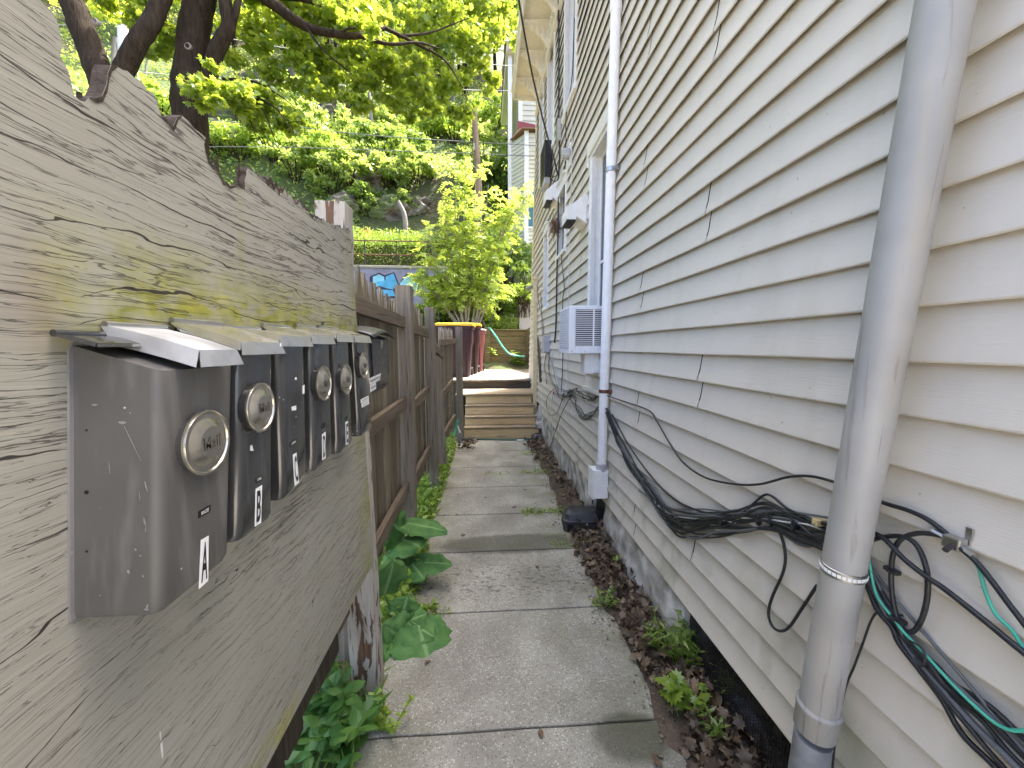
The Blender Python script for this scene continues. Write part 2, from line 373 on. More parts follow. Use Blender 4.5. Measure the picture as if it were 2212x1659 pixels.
m_leaf('weed_leaf', (.05, .145, .035), (.13, .25, .055), (.2, .40, .06), .28, .03)
m_leaf('grass_blade', (.10, .21, .03), (.19, .30, .05), (.28, .45, .06), .35)
m_leaf('litter_leaf', (.06, .042, .027), (.26, .19, .125), (.12, .08, .04), .08, .03)
def m_burdock():
    t = NT('burdock_leaf'); a = t.n('Attribute'); a.attribute_name = 'vein'; v = a.outputs['Fac']
    col = t.ramp(t.noise(18, 4), (.3, (.05, .135, .035)), (.7, (.105, .225, .06)))
    col = t.mix(t.ramp(v, (.3, 0.0), (.9, .85)), col, (.20, .34, .13)); t.base(col).rough(.68); t.b.inputs['Specular IOR Level'].default_value = .25; t.bump(t.noise(70, 4), .6, .004); t.bump(v, .4, .003)
    t.b.inputs['Subsurface Weight'].default_value = 0.0; MT['burdock'] = t.mat
m_burdock()
def m_ground():
    t = NT('soil'); n = t.noise(1.7, 7); f = t.noise(30, 5)
    col = t.ramp(n, (.30, (.055, .043, .028)), (.5, (.085, .085, .03)), (.72, (.075, .14, .025)))
    col = t.mix(t.math('MULTIPLY', f, .6), col, (.045, .04, .022)); z = t.xyz()[2]
    t.base(col).rough(.95); t.bump(f, .8, .03); MT['soil'] = t.mat
    t = NT('dirt'); t.base(t.ramp(t.noise(9, 7), (.3, (.05, .036, .024)), (.7, (.115, .085, .058)))).rough(.95); t.bump(t.noise(40, 5), .9, .02); MT['dirt'] = t.mat
    t = NT('hill_soil'); n = t.noise(.22, 7); f = t.noise(3.5, 5)
    col = t.ramp(n, (.35, (.06, .045, .025)), (.45, (.06, .09, .022)), (.62, (.10, .16, .03)))
    col = t.mix(t.math('MULTIPLY', f, .7), col, (.035, .035, .014)); t.base(col).rough(.95); t.bump(f, .8, .25); MT['hill_soil'] = t.mat
    t = NT('rock'); n = t.noise(.9, 8, t.obj((1, 1, 2.2)), .6)
    col = t.ramp(n, (.32, (.05, .042, .032)), (.5, (.15, .13, .10)), (.72, (.30, .275, .235)))
    ms = t.ramp(t.noise(1.2, 6), (.46, 0.0), (.58, .85)); col = t.mix(ms, col, (.08, .12, .03)); t.base(col).rough(.9); t.bump(n, .9, .15); MT['rock'] = t.mat
    t = NT('rubble_stone'); n = t.noise(7, 7); v = t.n('TexVoronoi'); t.set(v.inputs['Vector'], t.obj((1, 1, 1.4))); v.inputs['Scale'].default_value = 4.5
    col = t.ramp(n, (.30, (.13, .12, .10)), (.48, (.40, .38, .345)), (.70, (.70, .68, .64)))
    z = t.xyz()[2]; col = t.mix(t.math('MULTIPLY', t.rng(z, .16, .0), t.noise(5, 4)), col, (.06, .065, .03)); t.base(col).rough(.95); t.bump(n, .9, .02); t.bump(v.outputs['Distance'], .5, .02); MT['rubble'] = t.mat
m_ground()
# ================================================================ LEFT SIDE: panel, mailboxes, fence
simple('letter_shade', (.22, .20, .165), .35, .6)  # flat darker tone replaces the shading of the raised letters
PXP = -.47                                  # front face of the painted plywood
def build_panel():
    k = .3662
    top = [(240,0),(262,25),(330,105),(352,180),(372,268),(352,335),(380,372),(408,428),(424,500),(436,560),(470,592),(500,600),(520,578),(560,582),(598,568),(612,535),(626,500),(634,430),(652,384),(690,390),(722,412),(752,418),(790,455),(832,478),(858,512),(866,545),(898,540),(908,560),(930,590),(934,632),(946,664),(958,690),(985,712),(1018,748),(1030,722),(1044,690),(1072,680),(1108,712),(1150,758),(1184,786),(1214,812),(1204,850),(1212,900),(1222,932),(1250,972),(1272,992),(1296,1030),(1312,1060),(1332,1078),(1378,1096),(1402,1092),(1420,1108),(1444,1118),(1452,1010),(1462,985),(1484,992),(1522,1020),(1562,1046),(1612,1086),(1652,1102),(1702,1150),(1752,1196),(1772,1190),(1802,1232),(1852,1262),(1902,1290),(1952,1318),(2002,1340),(2040,1352),(2066,1362)]
    pts = [RX(x * k, y * k, PXP) for x, y in top]
    rr = random.Random(4); out = []
    for i in range(len(pts) - 1):           # splintery in-between points
        a, b = pts[i], pts[i + 1]; L = (b - a).length; n = max(1, int(L / .009)) if i > 8 else max(1, int(L / .02))
        for j in range(n):
            p = a.lerp(b, j / n)
            if j: p += Vector((0, rr.uniform(-.003, .003), rr.uniform(-.007, .007) + (.014 * noise.noise(Vector((p.y * 55, i * .31, 2))) if i > 8 else 0)))
            out.append(p)
    out.append(pts[-1])
    right = [RX(757 + 51 * t, 497 + 718 * t, PXP) + Vector((0, rr.uniform(-.0025, .0025), 0)) for t in [i / 30 for i in range(1, 31)]]
    bot = [Vector((PXP, 1.52, .706)), Vector((PXP, 1.1, .708)), Vector((PXP, .4, .71)), Vector((PXP, -.25, .71))]
    head = [Vector((PXP, -.25, 2.12)), Vector((PXP, .2, 2.05))]
    o = MB().prism(head + out + right + bot, (-.019, 0, 0), 0, 1).build('plywood_panel', [MT['plywood'], MT['torn_wood']])
    tag(o, 'grey painted plywood panel with a jagged rotten top edge and mossy stains carrying the mailboxes', 'panel')
    # torn outer ply along the broken edge: strips of bare inner wood a hair proud of the paint
    top_ = out; i = 12
    while i < len(top_) - 6:
        n = rr.randint(5, 18); seg = top_[i:i + n]
        if len(seg) > 4:
            dep = rr.uniform(.003, .016); up_ = []; lo_ = []
            for q, p in enumerate(seg):
                f = math.sin(math.pi * q / (len(seg) - 1)) ** .6; up_.append(Vector((PXP + .0012, p.y, p.z + .0005))); lo_.append(Vector((PXP + .0012, p.y, p.z - .001 - dep * f * rr.uniform(.45, 1.1))))
            m = MB(); L = len(seg)
            m.add(up_ + lo_, [(q, q + 1, L + q + 1, L + q) for q in range(L - 1)]); m.build('torn_edge', MT['torn_wood'], o)
        i += n + rr.randint(2, 20)
    for (xx, yy, hh) in ((1280, 975, .045), (1410, 1040, .075), (1440, 1030, .085), (1010, 735, .04), (470, 590, .03), (1790, 1215, .035)):
        p = RX(xx * k, yy * k, PXP - .012)
        MB().add([p + Vector((0, -.009, -hh)), p + Vector((0, .009, -hh)), p + Vector((-.008, 0, -hh)), p + Vector((0, .004, hh * .35)), p + Vector((0, -.003, hh * .3))], [(0, 1, 3, 4), (1, 2, 3), (2, 0, 4), (2, 4, 3)]).build('splinter', MT['torn_wood'], o)
build_panel()

def quad_plane(X, *px): return [RX(x, y, X) for x, y in px]     # TL TR BR BL
def sticker(name, X, corners, mat, parent, word=None, tmat=None, margin=(.16, .1), bold=0.0, label=None):
    tl, tr, br, bl = quad_plane(X, *corners)
    def at(s, t, dx=0): return bl.lerp(br, s).lerp(tl.lerp(tr, s), t) + Vector((dx, 0, 0))
    m = MB(); m.prism([at(0, 0), at(1, 0), at(1, 1), at(0, 1)], (-.0005, 0, 0))
    o = m.build(name, mat, parent)
    if word:
        vs, fs = text_mesh(word, bold)
        t = MB().add([at(lerp(margin[0], 1 - margin[0], u), lerp(margin[1], 1 - margin[1], v), .0006) for u, v in vs], fs)
        t.build('lettering', tmat, o, recalc=False)
    return o

def mailbox(cfg):
    Y0b, Y1b, Y0t, Y1t, zb, zt, D = cfg['Y0b'], cfg['Y1b'], cfg['Y0t'], cfg['Y1t'], cfg['zb'], cfg['zt'], .094
    root = thing('mailbox', cfg['label'], 'mailbox', (PXP, (Y0b + Y1b) / 2, zb), 'mailboxes in a row on the plywood panel')
    mat = cfg['mat']; f0 = 1 - .012 / (Y1b - Y0b)
    def pt(u, v, w):                        # u across 0..1, v up 0..1, w out of the panel
        a = lerp(Y0b, Y0t, v); b = lerp(Y1b, Y1t, v); zl = lerp(zb + cfg.get('sl', 0), zb, u)
        return Vector((PXP + w, lerp(a, b, u), lerp(zl, zt + (D - w) * .32, v)))
    r = .013; ru = r / (Y1b - Y0b); prof = [(0, .0)] + [(0, D * .5)]
    for i in range(7):
        a = math.pi / 2 * i / 6; prof.append((ru - ru * math.cos(a), D - r + r * math.sin(a)))
    prof += [(1 - u, w) for u, w in prof[::-1]]
    n = len(prof); m = MB(); rows = [0, .012, .03, .25, .5, .75, .97, 1]
    def inset(v): return .004 * max(0, 1 - v / .03) if v < .03 else 0
    vs = []
    for v in rows:
        for u, w in prof: vs.append(pt(lerp(.5, u, 1 - inset(v) * 9), v, max(w * (1 - inset(v) * 9), 0)))
    fs = []
    for i in range(len(rows) - 1):
        for j in range(n): fs.append((i * n + j, i * n + (j + 1) % n, (i + 1) * n + (j + 1) % n, (i + 1) * n + j))
    fs += [tuple(range(n))[::-1], tuple((len(rows) - 1) * n + j for j in range(n))]
    m.add(vs, fs); m.build('body', mat, root, smooth=35)
    # back flange
    fl = MB(); q = [pt(-.035, 0, .003), pt(1.03, 0, .003), pt(1.03, 1.03, .003), pt(.02, 1.03, .003), pt(-.035, .99, .003)]
    for p in q: p.x = PXP + .0028
    fl.prism(q, (-.0024, 0, 0)); fl.build('back_plate', MT['galvanised'] if cfg.get('holes') else mat, root)
    if cfg.get('holes'):
        for v in (.25, .47, .70):
            h = MB().lathe([(.0012 if v != .47 else .0022, 0), (.0012 if v != .47 else .0022, .0006)], pt(0, v, .016) + Vector((0, -.0006, 0)), 'Y', 12); h.build('rivet_hole_dark', MT['painted_dark'], root)  # black disc paints the dark of each hole
    for (v0, w0, v1, w1, wd) in cfg.get('scratches', []):
        e = Vector((0, -.0006, 0)); A_, B_ = pt(0, v0, w0) + e, pt(0, v1, w1) + e; nn = (B_ - A_).cross(Vector((0, 1, 0))).normalized() * wd
        MB().prism([A_ - nn * .4, (A_ + B_) / 2 - nn, B_ - nn * .3, B_ + nn * .3, (A_ + B_) / 2 + nn * .7, A_ + nn * .4], (0, -.0003, 0)).build('paint_scratch', MT['galvanised'], root)
    # lid
    def lid(y0b, y1b, y0f, y1f, zbk, zf, wf, flap, lm, name, side=.016, flare=.002):
        m = MB(); sp = []
        for i in range(7):
            t = i / 6; w = lerp(.002, wf, t); z = lerp(zbk, zf, t) + .002 * math.sin(t * 3.14)
            sp.append((w, lerp(y0b, y0f, t), lerp(y1b, y1f, t), z))
        th = .0011; vs = []
        for w, a, b, z in sp: vs += [(PXP + w, a - flare * min(1, w / .02), z - side * min(1, w / .02)), (PXP + w, a, z), (PXP + w, b, z), (PXP + w, b, z - side * min(1, w / .02))]
        fs = [(i * 4 + k, i * 4 + k + 1, (i + 1) * 4 + k + 1, (i + 1) * 4 + k) for i in range(6) for k in range(3)]
        w, a, b, z = sp[-1]; o = len(vs)
        vs += [(PXP + w + .0005, a + .001, z - .0005), (PXP + w + .0005, b, z - .0005), (PXP + w + .0035, b + .008, z - flap), (PXP + w + .0025, a - .002, z - flap)]
        fs.append((o, o + 1, o + 2, o + 3)); m.add(vs, fs)
        ob = m.build(name, lm, root); s = ob.modifiers.new('sheet', 'SOLIDIFY'); s.thickness = th; s.offset = 0
        hb = MB().tube([(PXP + .006, y0b - .001, zbk + .001), (PXP + .006, y1b + .001, zbk + .001)], .004, 10); hb.build('hinge', MT['steel' if lm in (MT['lid'], MT['whitened_lid']) else 'black_enamel'], ob, smooth=40)
        return ob
    cfg['lid'](lid)
    # round medallion
    if 'med' in cfg:
        c = RX(*cfg['med'], PXP + D + .012); rr = cfg['medr']; X0 = PXP + D
        st = MB().lathe([(rr * .93, -.002), (rr * .93, .008)], (X0, c.y, c.z), 'X', 48); st.build('medallion_mount', MT['black_enamel'], root, smooth=40)
        prof = [(rr * .95, .0075), (rr, .009), (rr, .0115), (rr * .97, .013), (rr * .93, .0125), (rr * .90, .0105), (rr * .76, .0105), (rr * .74, .0112), (rr * .53, .0168), (rr * .50, .0174), (.0005, .0176)]
        md = MB().lathe(prof, (X0, c.y, c.z), 'X', 72); mo = md.build('medallion', MT['medallion'], root, smooth=25)
        kn = MB()
        for i in range(84):
            a = 2 * math.pi * i / 84; kn.obox((X0 + .011, c.y + rr * math.cos(a), c.z + rr * math.sin(a)), (.0035, .0016, .0016))
        kn.build('beaded_rim', MT['medallion'], mo)
        vs, fs = text_mesh('Mail', .012); t = MB()
        t.add([(X0 + .0176 + .0007, c.y + (u - .5) * rr * .74, c.z + (v - .5) * rr * .40) for u, v in vs], fs)
        t.build('lettering', MT['letter_shade'], mo, recalc=False)
    XF = PXP + D + .0006
    for (word, corners) in cfg.get('letters', []):
        sticker('letter_sticker', XF, corners, MT['sticker_white'], root, word, MT['sticker_black'], (.17, .085), .02)
    for (word, corners) in cfg.get('names', []):
        sticker('name_tape', XF, corners, MT['sticker_black'], root, word, MT['sticker_white'], (.2, .26), .01)
    for (word, corners) in cfg.get('whites', []):
        sticker('paper_label', XF, corners, MT['sticker_white'], root, word, MT['cable_grey'], (.12, .25))
    for c in cfg.get('chips', []):
        sticker('tape_scrap', XF, c, MT['sticker_white'], root)
    return root

def std_lid(y0, y1, zb, zf, **k):
    w = (y1 - y0) * .03
    return lambda lid: lid(y0 - .003, y1 + .003, y0 - .006, y1 + .005, zb, zf, .108, .019, MT['lid'], 'lid', .013)
BE, BR_ = MT['black_enamel'], MT['brown_enamel']
XB = PXP + .094
def ends(fb, rb, ft, rt):
    a, b, c, d = (RX(*q, XB) for q in (fb, rb, ft, rt)); return dict(Y0b=a.y, Y1b=b.y, Y0t=c.y, Y1t=d.y, zb=b.z, sl=a.z - b.z)
def lidA(lid):
    lid(.452, .602, .449, .600, 1.614, 1.604, .05, .004, MT['black_enamel'], 'under_lid', .004)
    a = RX(235, 702, PXP + .01); b = RX(430, 760, PXP + .118); c = RX(511, 758, PXP + .118); d = RX(357, 704, PXP + .01)
    lid(a.y, d.y + .004, b.y, c.y, a.z, b.z + .002, .118, .021, MT['whitened_lid'], 'lid', .021, .007)
mailbox(dict(label='large matt brown-grey mailbox with a loose silver lid and letter A, nearest the camera', mat=BR_, **ends((345, 1330), (498, 1200), (345, 775), (508, 795)), zt=1.572, lid=lidA, holes=True, scratches=[(.80, .022, .805, .028, .0016), (.755, .050, .76, .058, .0022), (.745, .056, .62, .074, .0006), (.54, .078, .50, .081, .0010), (.50, .072, .46, .073, .0006), (.395, .077, .36, .0795, .0012), (.36, .0795, .335, .079, .0007), (.27, .068, .262, .069, .0013), (.245, .073, .24, .074, .0010), (.185, .060, .172, .062, .0016), (.165, .076, .158, .077, .0012), (.09, .030, .086, .031, .0008), (.03, .078, .028, .083, .0016), (.05, .082, .03, .0805, .0014), (.60, .040, .55, .041, .0005)],
    med=(450, 955), medr=.0415, letters=[('A', ((434.4, 1166.7), (451, 1157), (450, 1254.5), (430, 1272.5)))],
    names=[('BRAZEE', ((429, 1105), (455.6, 1089.5), (455, 1104.7), (428.7, 1120)))]))
def L2(tlf, trf, bl, zadd=0.0):
    def f(lid):
        a = RX(*tlf, PXP + .104); b = RX(*trf, PXP + .104); c = RX(*bl, PXP + .004)
        lid(a.y + .004, b.y - .002, a.y, b.y, c.z, (a.z + b.z) / 2, .104, .020, MT['lid'], 'lid', .013)
    return f
mailbox(dict(label='black mailbox with letter B, dark bolted lid and a white paint chip', mat=BE, **ends((516, 1172), (591, 1113), (521, 778), (593, 771)), zt=1.592, lid=L2((520, 737), (606, 741), (367, 692)),
    med=(565, 880), medr=.0395, letters=[('B', ((553, 1055.7), (566.5, 1047.8), (564, 1129.6), (550.8, 1138)))], names=[('COMBS', ((552, 1032.6), (566.4, 1025.8), (566.4, 1037.5), (552.5, 1044)))],
    chips=[((541.5, 962), (545, 961), (548, 974), (541, 973))]))
mailbox(dict(label='dented glossy black mailbox with letter C and no round badge', mat=BE, **ends((615, 1082), (666, 1014), (604, 768), (660, 750)), zt=1.602, lid=L2((604.5, 730), (668, 723), (488, 707)),
    letters=[('C', ((632.8, 982.4), (640.6, 978), (646, 1042), (637, 1049.8)))], names=[('LEMMS', ((626, 956), (640.6, 947.7), (641, 955.8), (626.5, 965.5)))],
    chips=[((630, 879), (640, 876), (640, 886), (631, 887)), ((654, 834), (658, 831), (658, 850), (654, 851)), ((638, 815), (641, 815), (641, 821), (637, 820))]))
mailbox(dict(label='glossy black mailbox with letter D and round badge, next after the badgeless one', mat=BE, **ends((680, 1020), (720, 979), (675, 755), (714, 743)), zt=1.608, lid=L2((672, 731), (718, 718), (600, 705)),
    med=(701, 828), medr=.0395, letters=[('D', ((696, 938), (703.4, 932.6), (704, 989.3), (696.6, 994.6)))], names=[(None, ((694, 918), (703, 912), (703, 922), (695, 928)))]))
mailbox(dict(label='glossy black mailbox with a torn letter E and round badge', mat=BE, **ends((734, 981), (763, 952), (725, 743), (754, 736)), zt=1.614, lid=L2((727, 728), (759.5, 717), (660, 706)),
    med=(749, 819), medr=.0395, letters=[('E', ((746.5, 912), (752, 909.3), (752.6, 958.7), (747.6, 961.7)))], names=[(None, ((745, 903), (751.5, 898), (751.8, 902), (745, 907)))]))
mailbox(dict(label='last black mailbox of the row by the panel end with two white paper labels', mat=BE, **ends((780, 943), (805, 923), (768, 743), (797, 739)), zt=1.616, lid=L2((765, 730), (798, 722), (710, 708)),
    med=(786, 789), medr=.0395, whites=[('HANS PRESTER', ((779.5, 863), (796.3, 854.6), (796.8, 863), (780, 871.5))), ('DAY YOST', ((781, 872.4), (796.8, 863.6), (797.4, 872.3), (782, 881)))]))

# the big plastic box on the fence
def plastic_box():
    XF_, XW = -.49, -.60; y0, y1 = 1.66, 1.99
    root = thing('parcel_box', 'black plastic locking mailbox with arched lid and paper name strips on the fence', 'mailbox', (XW, (y0 + y1) / 2, 1.38))
    zb = RX(828, 839, XF_).z - .012
    pr = [(XW, 1.67), (XF_ - .004, 1.645), (XF_, 1.635), (XF_ + .004, 1.50), (XF_, zb + .035), (XF_ - .02, zb), (XW, zb - .02)]
    m = MB().prism([Vector((x, y0, z)) for x, z in pr], (0, y1 - y0, 0)); m.build('body', MT['bait_plastic'], root, bevel=.012)
    d = MB(); d.prism([Vector((XF_ + .0045, y0 + .03, 1.615)), Vector((XF_ + .0045, y1 - .03, 1.615)), Vector((XF_ + .0065, y1 - .03, 1.50)), Vector((XF_ + .004, y1 - .035, zb + .05)), Vector((XF_ + .004, y0 + .03, zb + .05)), Vector((XF_ + .0065, y0 + .03, 1.50))], (.004, 0, 0)); d.build('door', MT['bait_plastic'], root, bevel=.003)
    l = MB()
    def fn(u, v):
        y = lerp(y0 - .02, y1 + .025, u); w = lerp(XW, XF_ + .035, v); return (w, y, 1.668 + .028 * math.sin(math.pi * u) - .03 * v + .012 * math.sin(v * 2.6) + (.0 if v < 1 else -.004))
    l.grid(fn, 14, 8); lo = l.build('lid', MT['bait_plastic'], root, smooth=60); s = lo.modifiers.new('sheet', 'SOLIDIFY'); s.thickness = .005
    c = RX(823, 741, XF_ + .008); k = MB().lathe([(.012, 0), (.012, .004), (.008, .006), (.002, .0065)], (XF_ + .008, c.y, c.z), 'X', 24); ko = k.build('lock', MT['steel'], root, smooth=40)
    q = MB().box(XF_ + .008, XF_ + .011, c.y - .008, c.y + .008, c.z - .024, c.z - .008); q.build('keyplate', MT['steel'], ko)
    sticker('paper_label', XF_ + .0115, ((797.8, 817.5), (823, 806.3), (821, 820.4), (798, 832)), MT['sticker_white'], root, 'WALLMAKER.SYNDICATE', MT['sticker_black'], (.06, .28), .01)
    sticker('paper_label', XF_ + .0115, ((799.3, 832.6), (812, 825.6), (812.7, 840), (800, 847.5)), MT['sticker_white'], root, 'BRIAN JAKS', MT['sticker_black'], (.1, .28))
plastic_box()

# ---- posts behind the panel
def leaning(x0, x1, y0, y1, zb, zt, dy, dx=0.0):
    return [Vector((x + (dx if z == zt else 0), y + (dy if z == zt else 0), z)) for z in (zb, zt) for x, y in ((x0, y0), (x1, y0), (x1, y1), (x0, y1))]
BOXF = [(0, 1, 2, 3)[::-1], (4, 5, 6, 7), (0, 1, 5, 4), (1, 2, 6, 5), (2, 3, 7, 6), (3, 0, 4, 7)]
def post_mesh(name, mat, parent, *a, wob=.004, seed=1, n=14):
    v = leaning(*a); rr = random.Random(seed); m = MB(); vs = []
    for i in range(n + 1):
        t = i / n
        for k in range(4):
            p = v[k].lerp(v[k + 4], t); vs.append(p + Vector((rr.uniform(-wob, wob), rr.uniform(-wob, wob), 0)) * (.5))
    fs = [(i * 4 + k, i * 4 + (k + 1) % 4, (i + 1) * 4 + (k + 1) % 4, (i + 1) * 4 + k) for i in range(n) for k in range(4)] + [(3, 2, 1, 0), tuple(n * 4 + k for k in range(4))]
    m.add(vs, fs); return m.build(name, mat, parent, bevel=.004)
pp = thing('fence_post', 'squared post with flaking grey paint holding up the free end of the plywood', 'post', (-.55, 1.68, 0))
post_mesh('post', MT['peeling'], pp, -.612, -.495, 1.655, 1.755, -.05, 1.30, -.10, 0, seed=3)
a_ = RY(672, 440, 1.56); b_ = RY(737, 430, 1.56)
post_mesh('upper_post', MT['peeling'], pp, a_.x, b_.x, 1.555, 1.65, 1.28, a_.z + .005, -.02, 0.02, seed=5)
bp = thing('fence_board', 'narrow flaking painted board standing beside the peeling post under the plywood', 'board', (-.70, 1.75, 0))
post_mesh('board', MT['post_wood'], bp, -.745, -.632, 1.735, 1.765, .12, 1.30, -.03, 0, seed=8)

# ---- the fence proper
fence = thing('wooden_fence', 'weathered grey picket fence with posts and rails running from the plywood to the steps', 'fence', (-.63, 3, 0))
def picket_panel(y0, y1, x0, x1, ztop, zbot, seed, name='picket_panel', parent=fence, mat='fence_wood', w=.088, gap=.006, ragged=.05, pointed=True):
    rr = random.Random(seed); m = MB(); n = max(1, int((y1 - y0) / (w + gap)))
    for i in range(n):
        t0 = i / n; t1 = (i + 1) / n; ya = lerp(y0, y1, t0) + gap / 2; yb = lerp(y0, y1, t1) - gap / 2; x = lerp(x0, x1, (t0 + t1) / 2) + rr.uniform(-.006, .006)
        zt = ztop((t0 + t1) / 2) + rr.uniform(-ragged, ragged) * .5; zb = zbot + rr.uniform(-.03, .03); yc = (ya + yb) / 2; ln = rr.uniform(-.012, .012)
        tip = []
        if pointed:
            q = rr.uniform(.02, .04)
            tip = [(ya + ln, zt - .17 + rr.uniform(-.04, .02)), (yc - q * .45 + ln, zt - .03), (yc - q * .15 + ln, zt), (yc + q * .2 + ln, zt - .008), (yc + q * .5 + ln, zt - .05), (yb + ln, zt - .16 + rr.uniform(-.04, .04))]
        else: tip = [(ya + ln, zt), (yc, zt + rr.uniform(-.01, .012)), (yb + ln, zt - rr.uniform(0, .015))]
        pts = [Vector((x, ya, zb)), Vector((x, yb, zb + rr.uniform(-.01, .01)))] + [Vector((x, y, z)) for y, z in tip[::-1]]
        m.prism(pts, (-.018, 0, 0))
    return m.build(name, MT[mat], parent)
XR = -.595
picket_panel(1.62, 2.93, -.645, -.645, lambda t: 2.03 - .10 * t, .33, 1, w=.075)
picket_panel(.05, 1.60, -.645, -.645, lambda t: 1.50, .28, 2, mat='dark_wood', w=.10, pointed=False)
picket_panel(3.05, 4.16, -.645, -.655, lambda t: 2.0 - .05 * t, .27, 3, w=.075)
picket_panel(4.30, 5.45, -.660, -.600, lambda t: 1.86 - .32 * t, .16, 4, w=.088)
picket_panel(5.3, 6.35, -.62, -.52, lambda t: 1.86 + .03 * t, .25, 14, mat='rail_wood' if False else 'post_wood', w=.088)
def rail(y0, y1, z0, z1, h, x=XR, x2=None, mat='rail_wood', t=.038):
    x2 = x if x2 is None else x2
    v = [Vector((xx, y, z)) for (y, z, xa) in ((y0, z0, x), (y1, z1, x2)) for (xx, z) in ((xa, z), (xa - t, z), (xa - t, z + h), (xa, z + h))]
    MB().add(v, [(0, 1, 2, 3)[::-1], (4, 5, 6, 7), (0, 1, 5, 4), (1, 2, 6, 5), (2, 3, 7, 6), (3, 0, 4, 7)]).build('rail', MT[mat], fence, bevel=.004)
rail(1.60, 2.95, 1.765, 1.74, .085); rail(1.60, 2.95, 1.12, 1.14, .085); rail(1.5, 2.95, .44, .47, .09)
rail(3.05, 4.16, 1.72, 1.70, .085); rail(3.05, 4.16, 1.06, 1.10, .085); rail(3.05, 4.16, .44, .46, .085)
rail(4.3, 5.3, 1.60, 1.44, .08, -.60, -.56); rail(4.3, 6.0, .86, 1.02, .08, -.60, -.50); rail(4.3, 6.2, .34, .44, .08, -.60, -.48); rail(.1, 1.6, .50, .50, .09, -.60, mat='dark_wood'); rail(5.2, 6.35, 1.62, 1.66, .08, -.58, -.47)
post_mesh('post', MT['post_wood'], fence, RY(850, 650, 2.95).x, RY(884, 650, 2.95).x, 2.95, 3.06, -.05, RY(866, 615, 2.95).z, .0, .01, seed=11)
post_mesh('post', MT['post_wood'], fence, RY(921, 700, 4.18).x, RY(941, 700, 4.18).x, 4.18, 4.28, -.05, RY(930, 663, 4.18).z, 0, -.02, seed=12)
post_mesh('post', MT['post_wood'], fence, RY(985, 800, 6.4).x, RY(999, 800, 6.4).x, 6.40, 6.50, -.05, RY(990, 706, 6.4).z, 0, 0, seed=13)
# sagging board leaning across the gate bay
ld = thing('loose_board', 'loose weathered board leaning from the second fence post down towards the path', 'board', (-.55, 4.6, 0))
m = MB(); A_ = RY(946, 790, 4.45); B_ = RY(959, 975, 4.45)
m.add([A_ + Vector((-.05, 0, .12)), A_ + Vector((.03, .0, .1)), B_ + Vector((.03, 0, -.15)), B_ + Vector((-.06, 0, -.15))] + [A_ + Vector((-.05, .02, .12)), A_ + Vector((.03, .02, .1)), B_ + Vector((.03, .02, -.15)), B_ + Vector((-.06, .02, -.15))], [(0, 1, 2, 3), (7, 6, 5, 4), (0, 4, 5, 1), (1, 5, 6, 2), (2, 6, 7, 3), (3, 7, 4, 0)])
m.build('plank', MT['post_wood'], ld)
# ================================================================ RIGHT SIDE: the sided house
b = .983; ZB0, STEP = .345, .1222; NC = 49; ZTOP = ZB0 + NC * STEP
house = thing('sided_house', 'tall house with beige clapboard siding and bracketed eaves along the alley', 'house', (b, 3.5, 0))
def yend(z): return lerp(8.55, 7.45, min(1, max(0, (z - 1) / 5)))
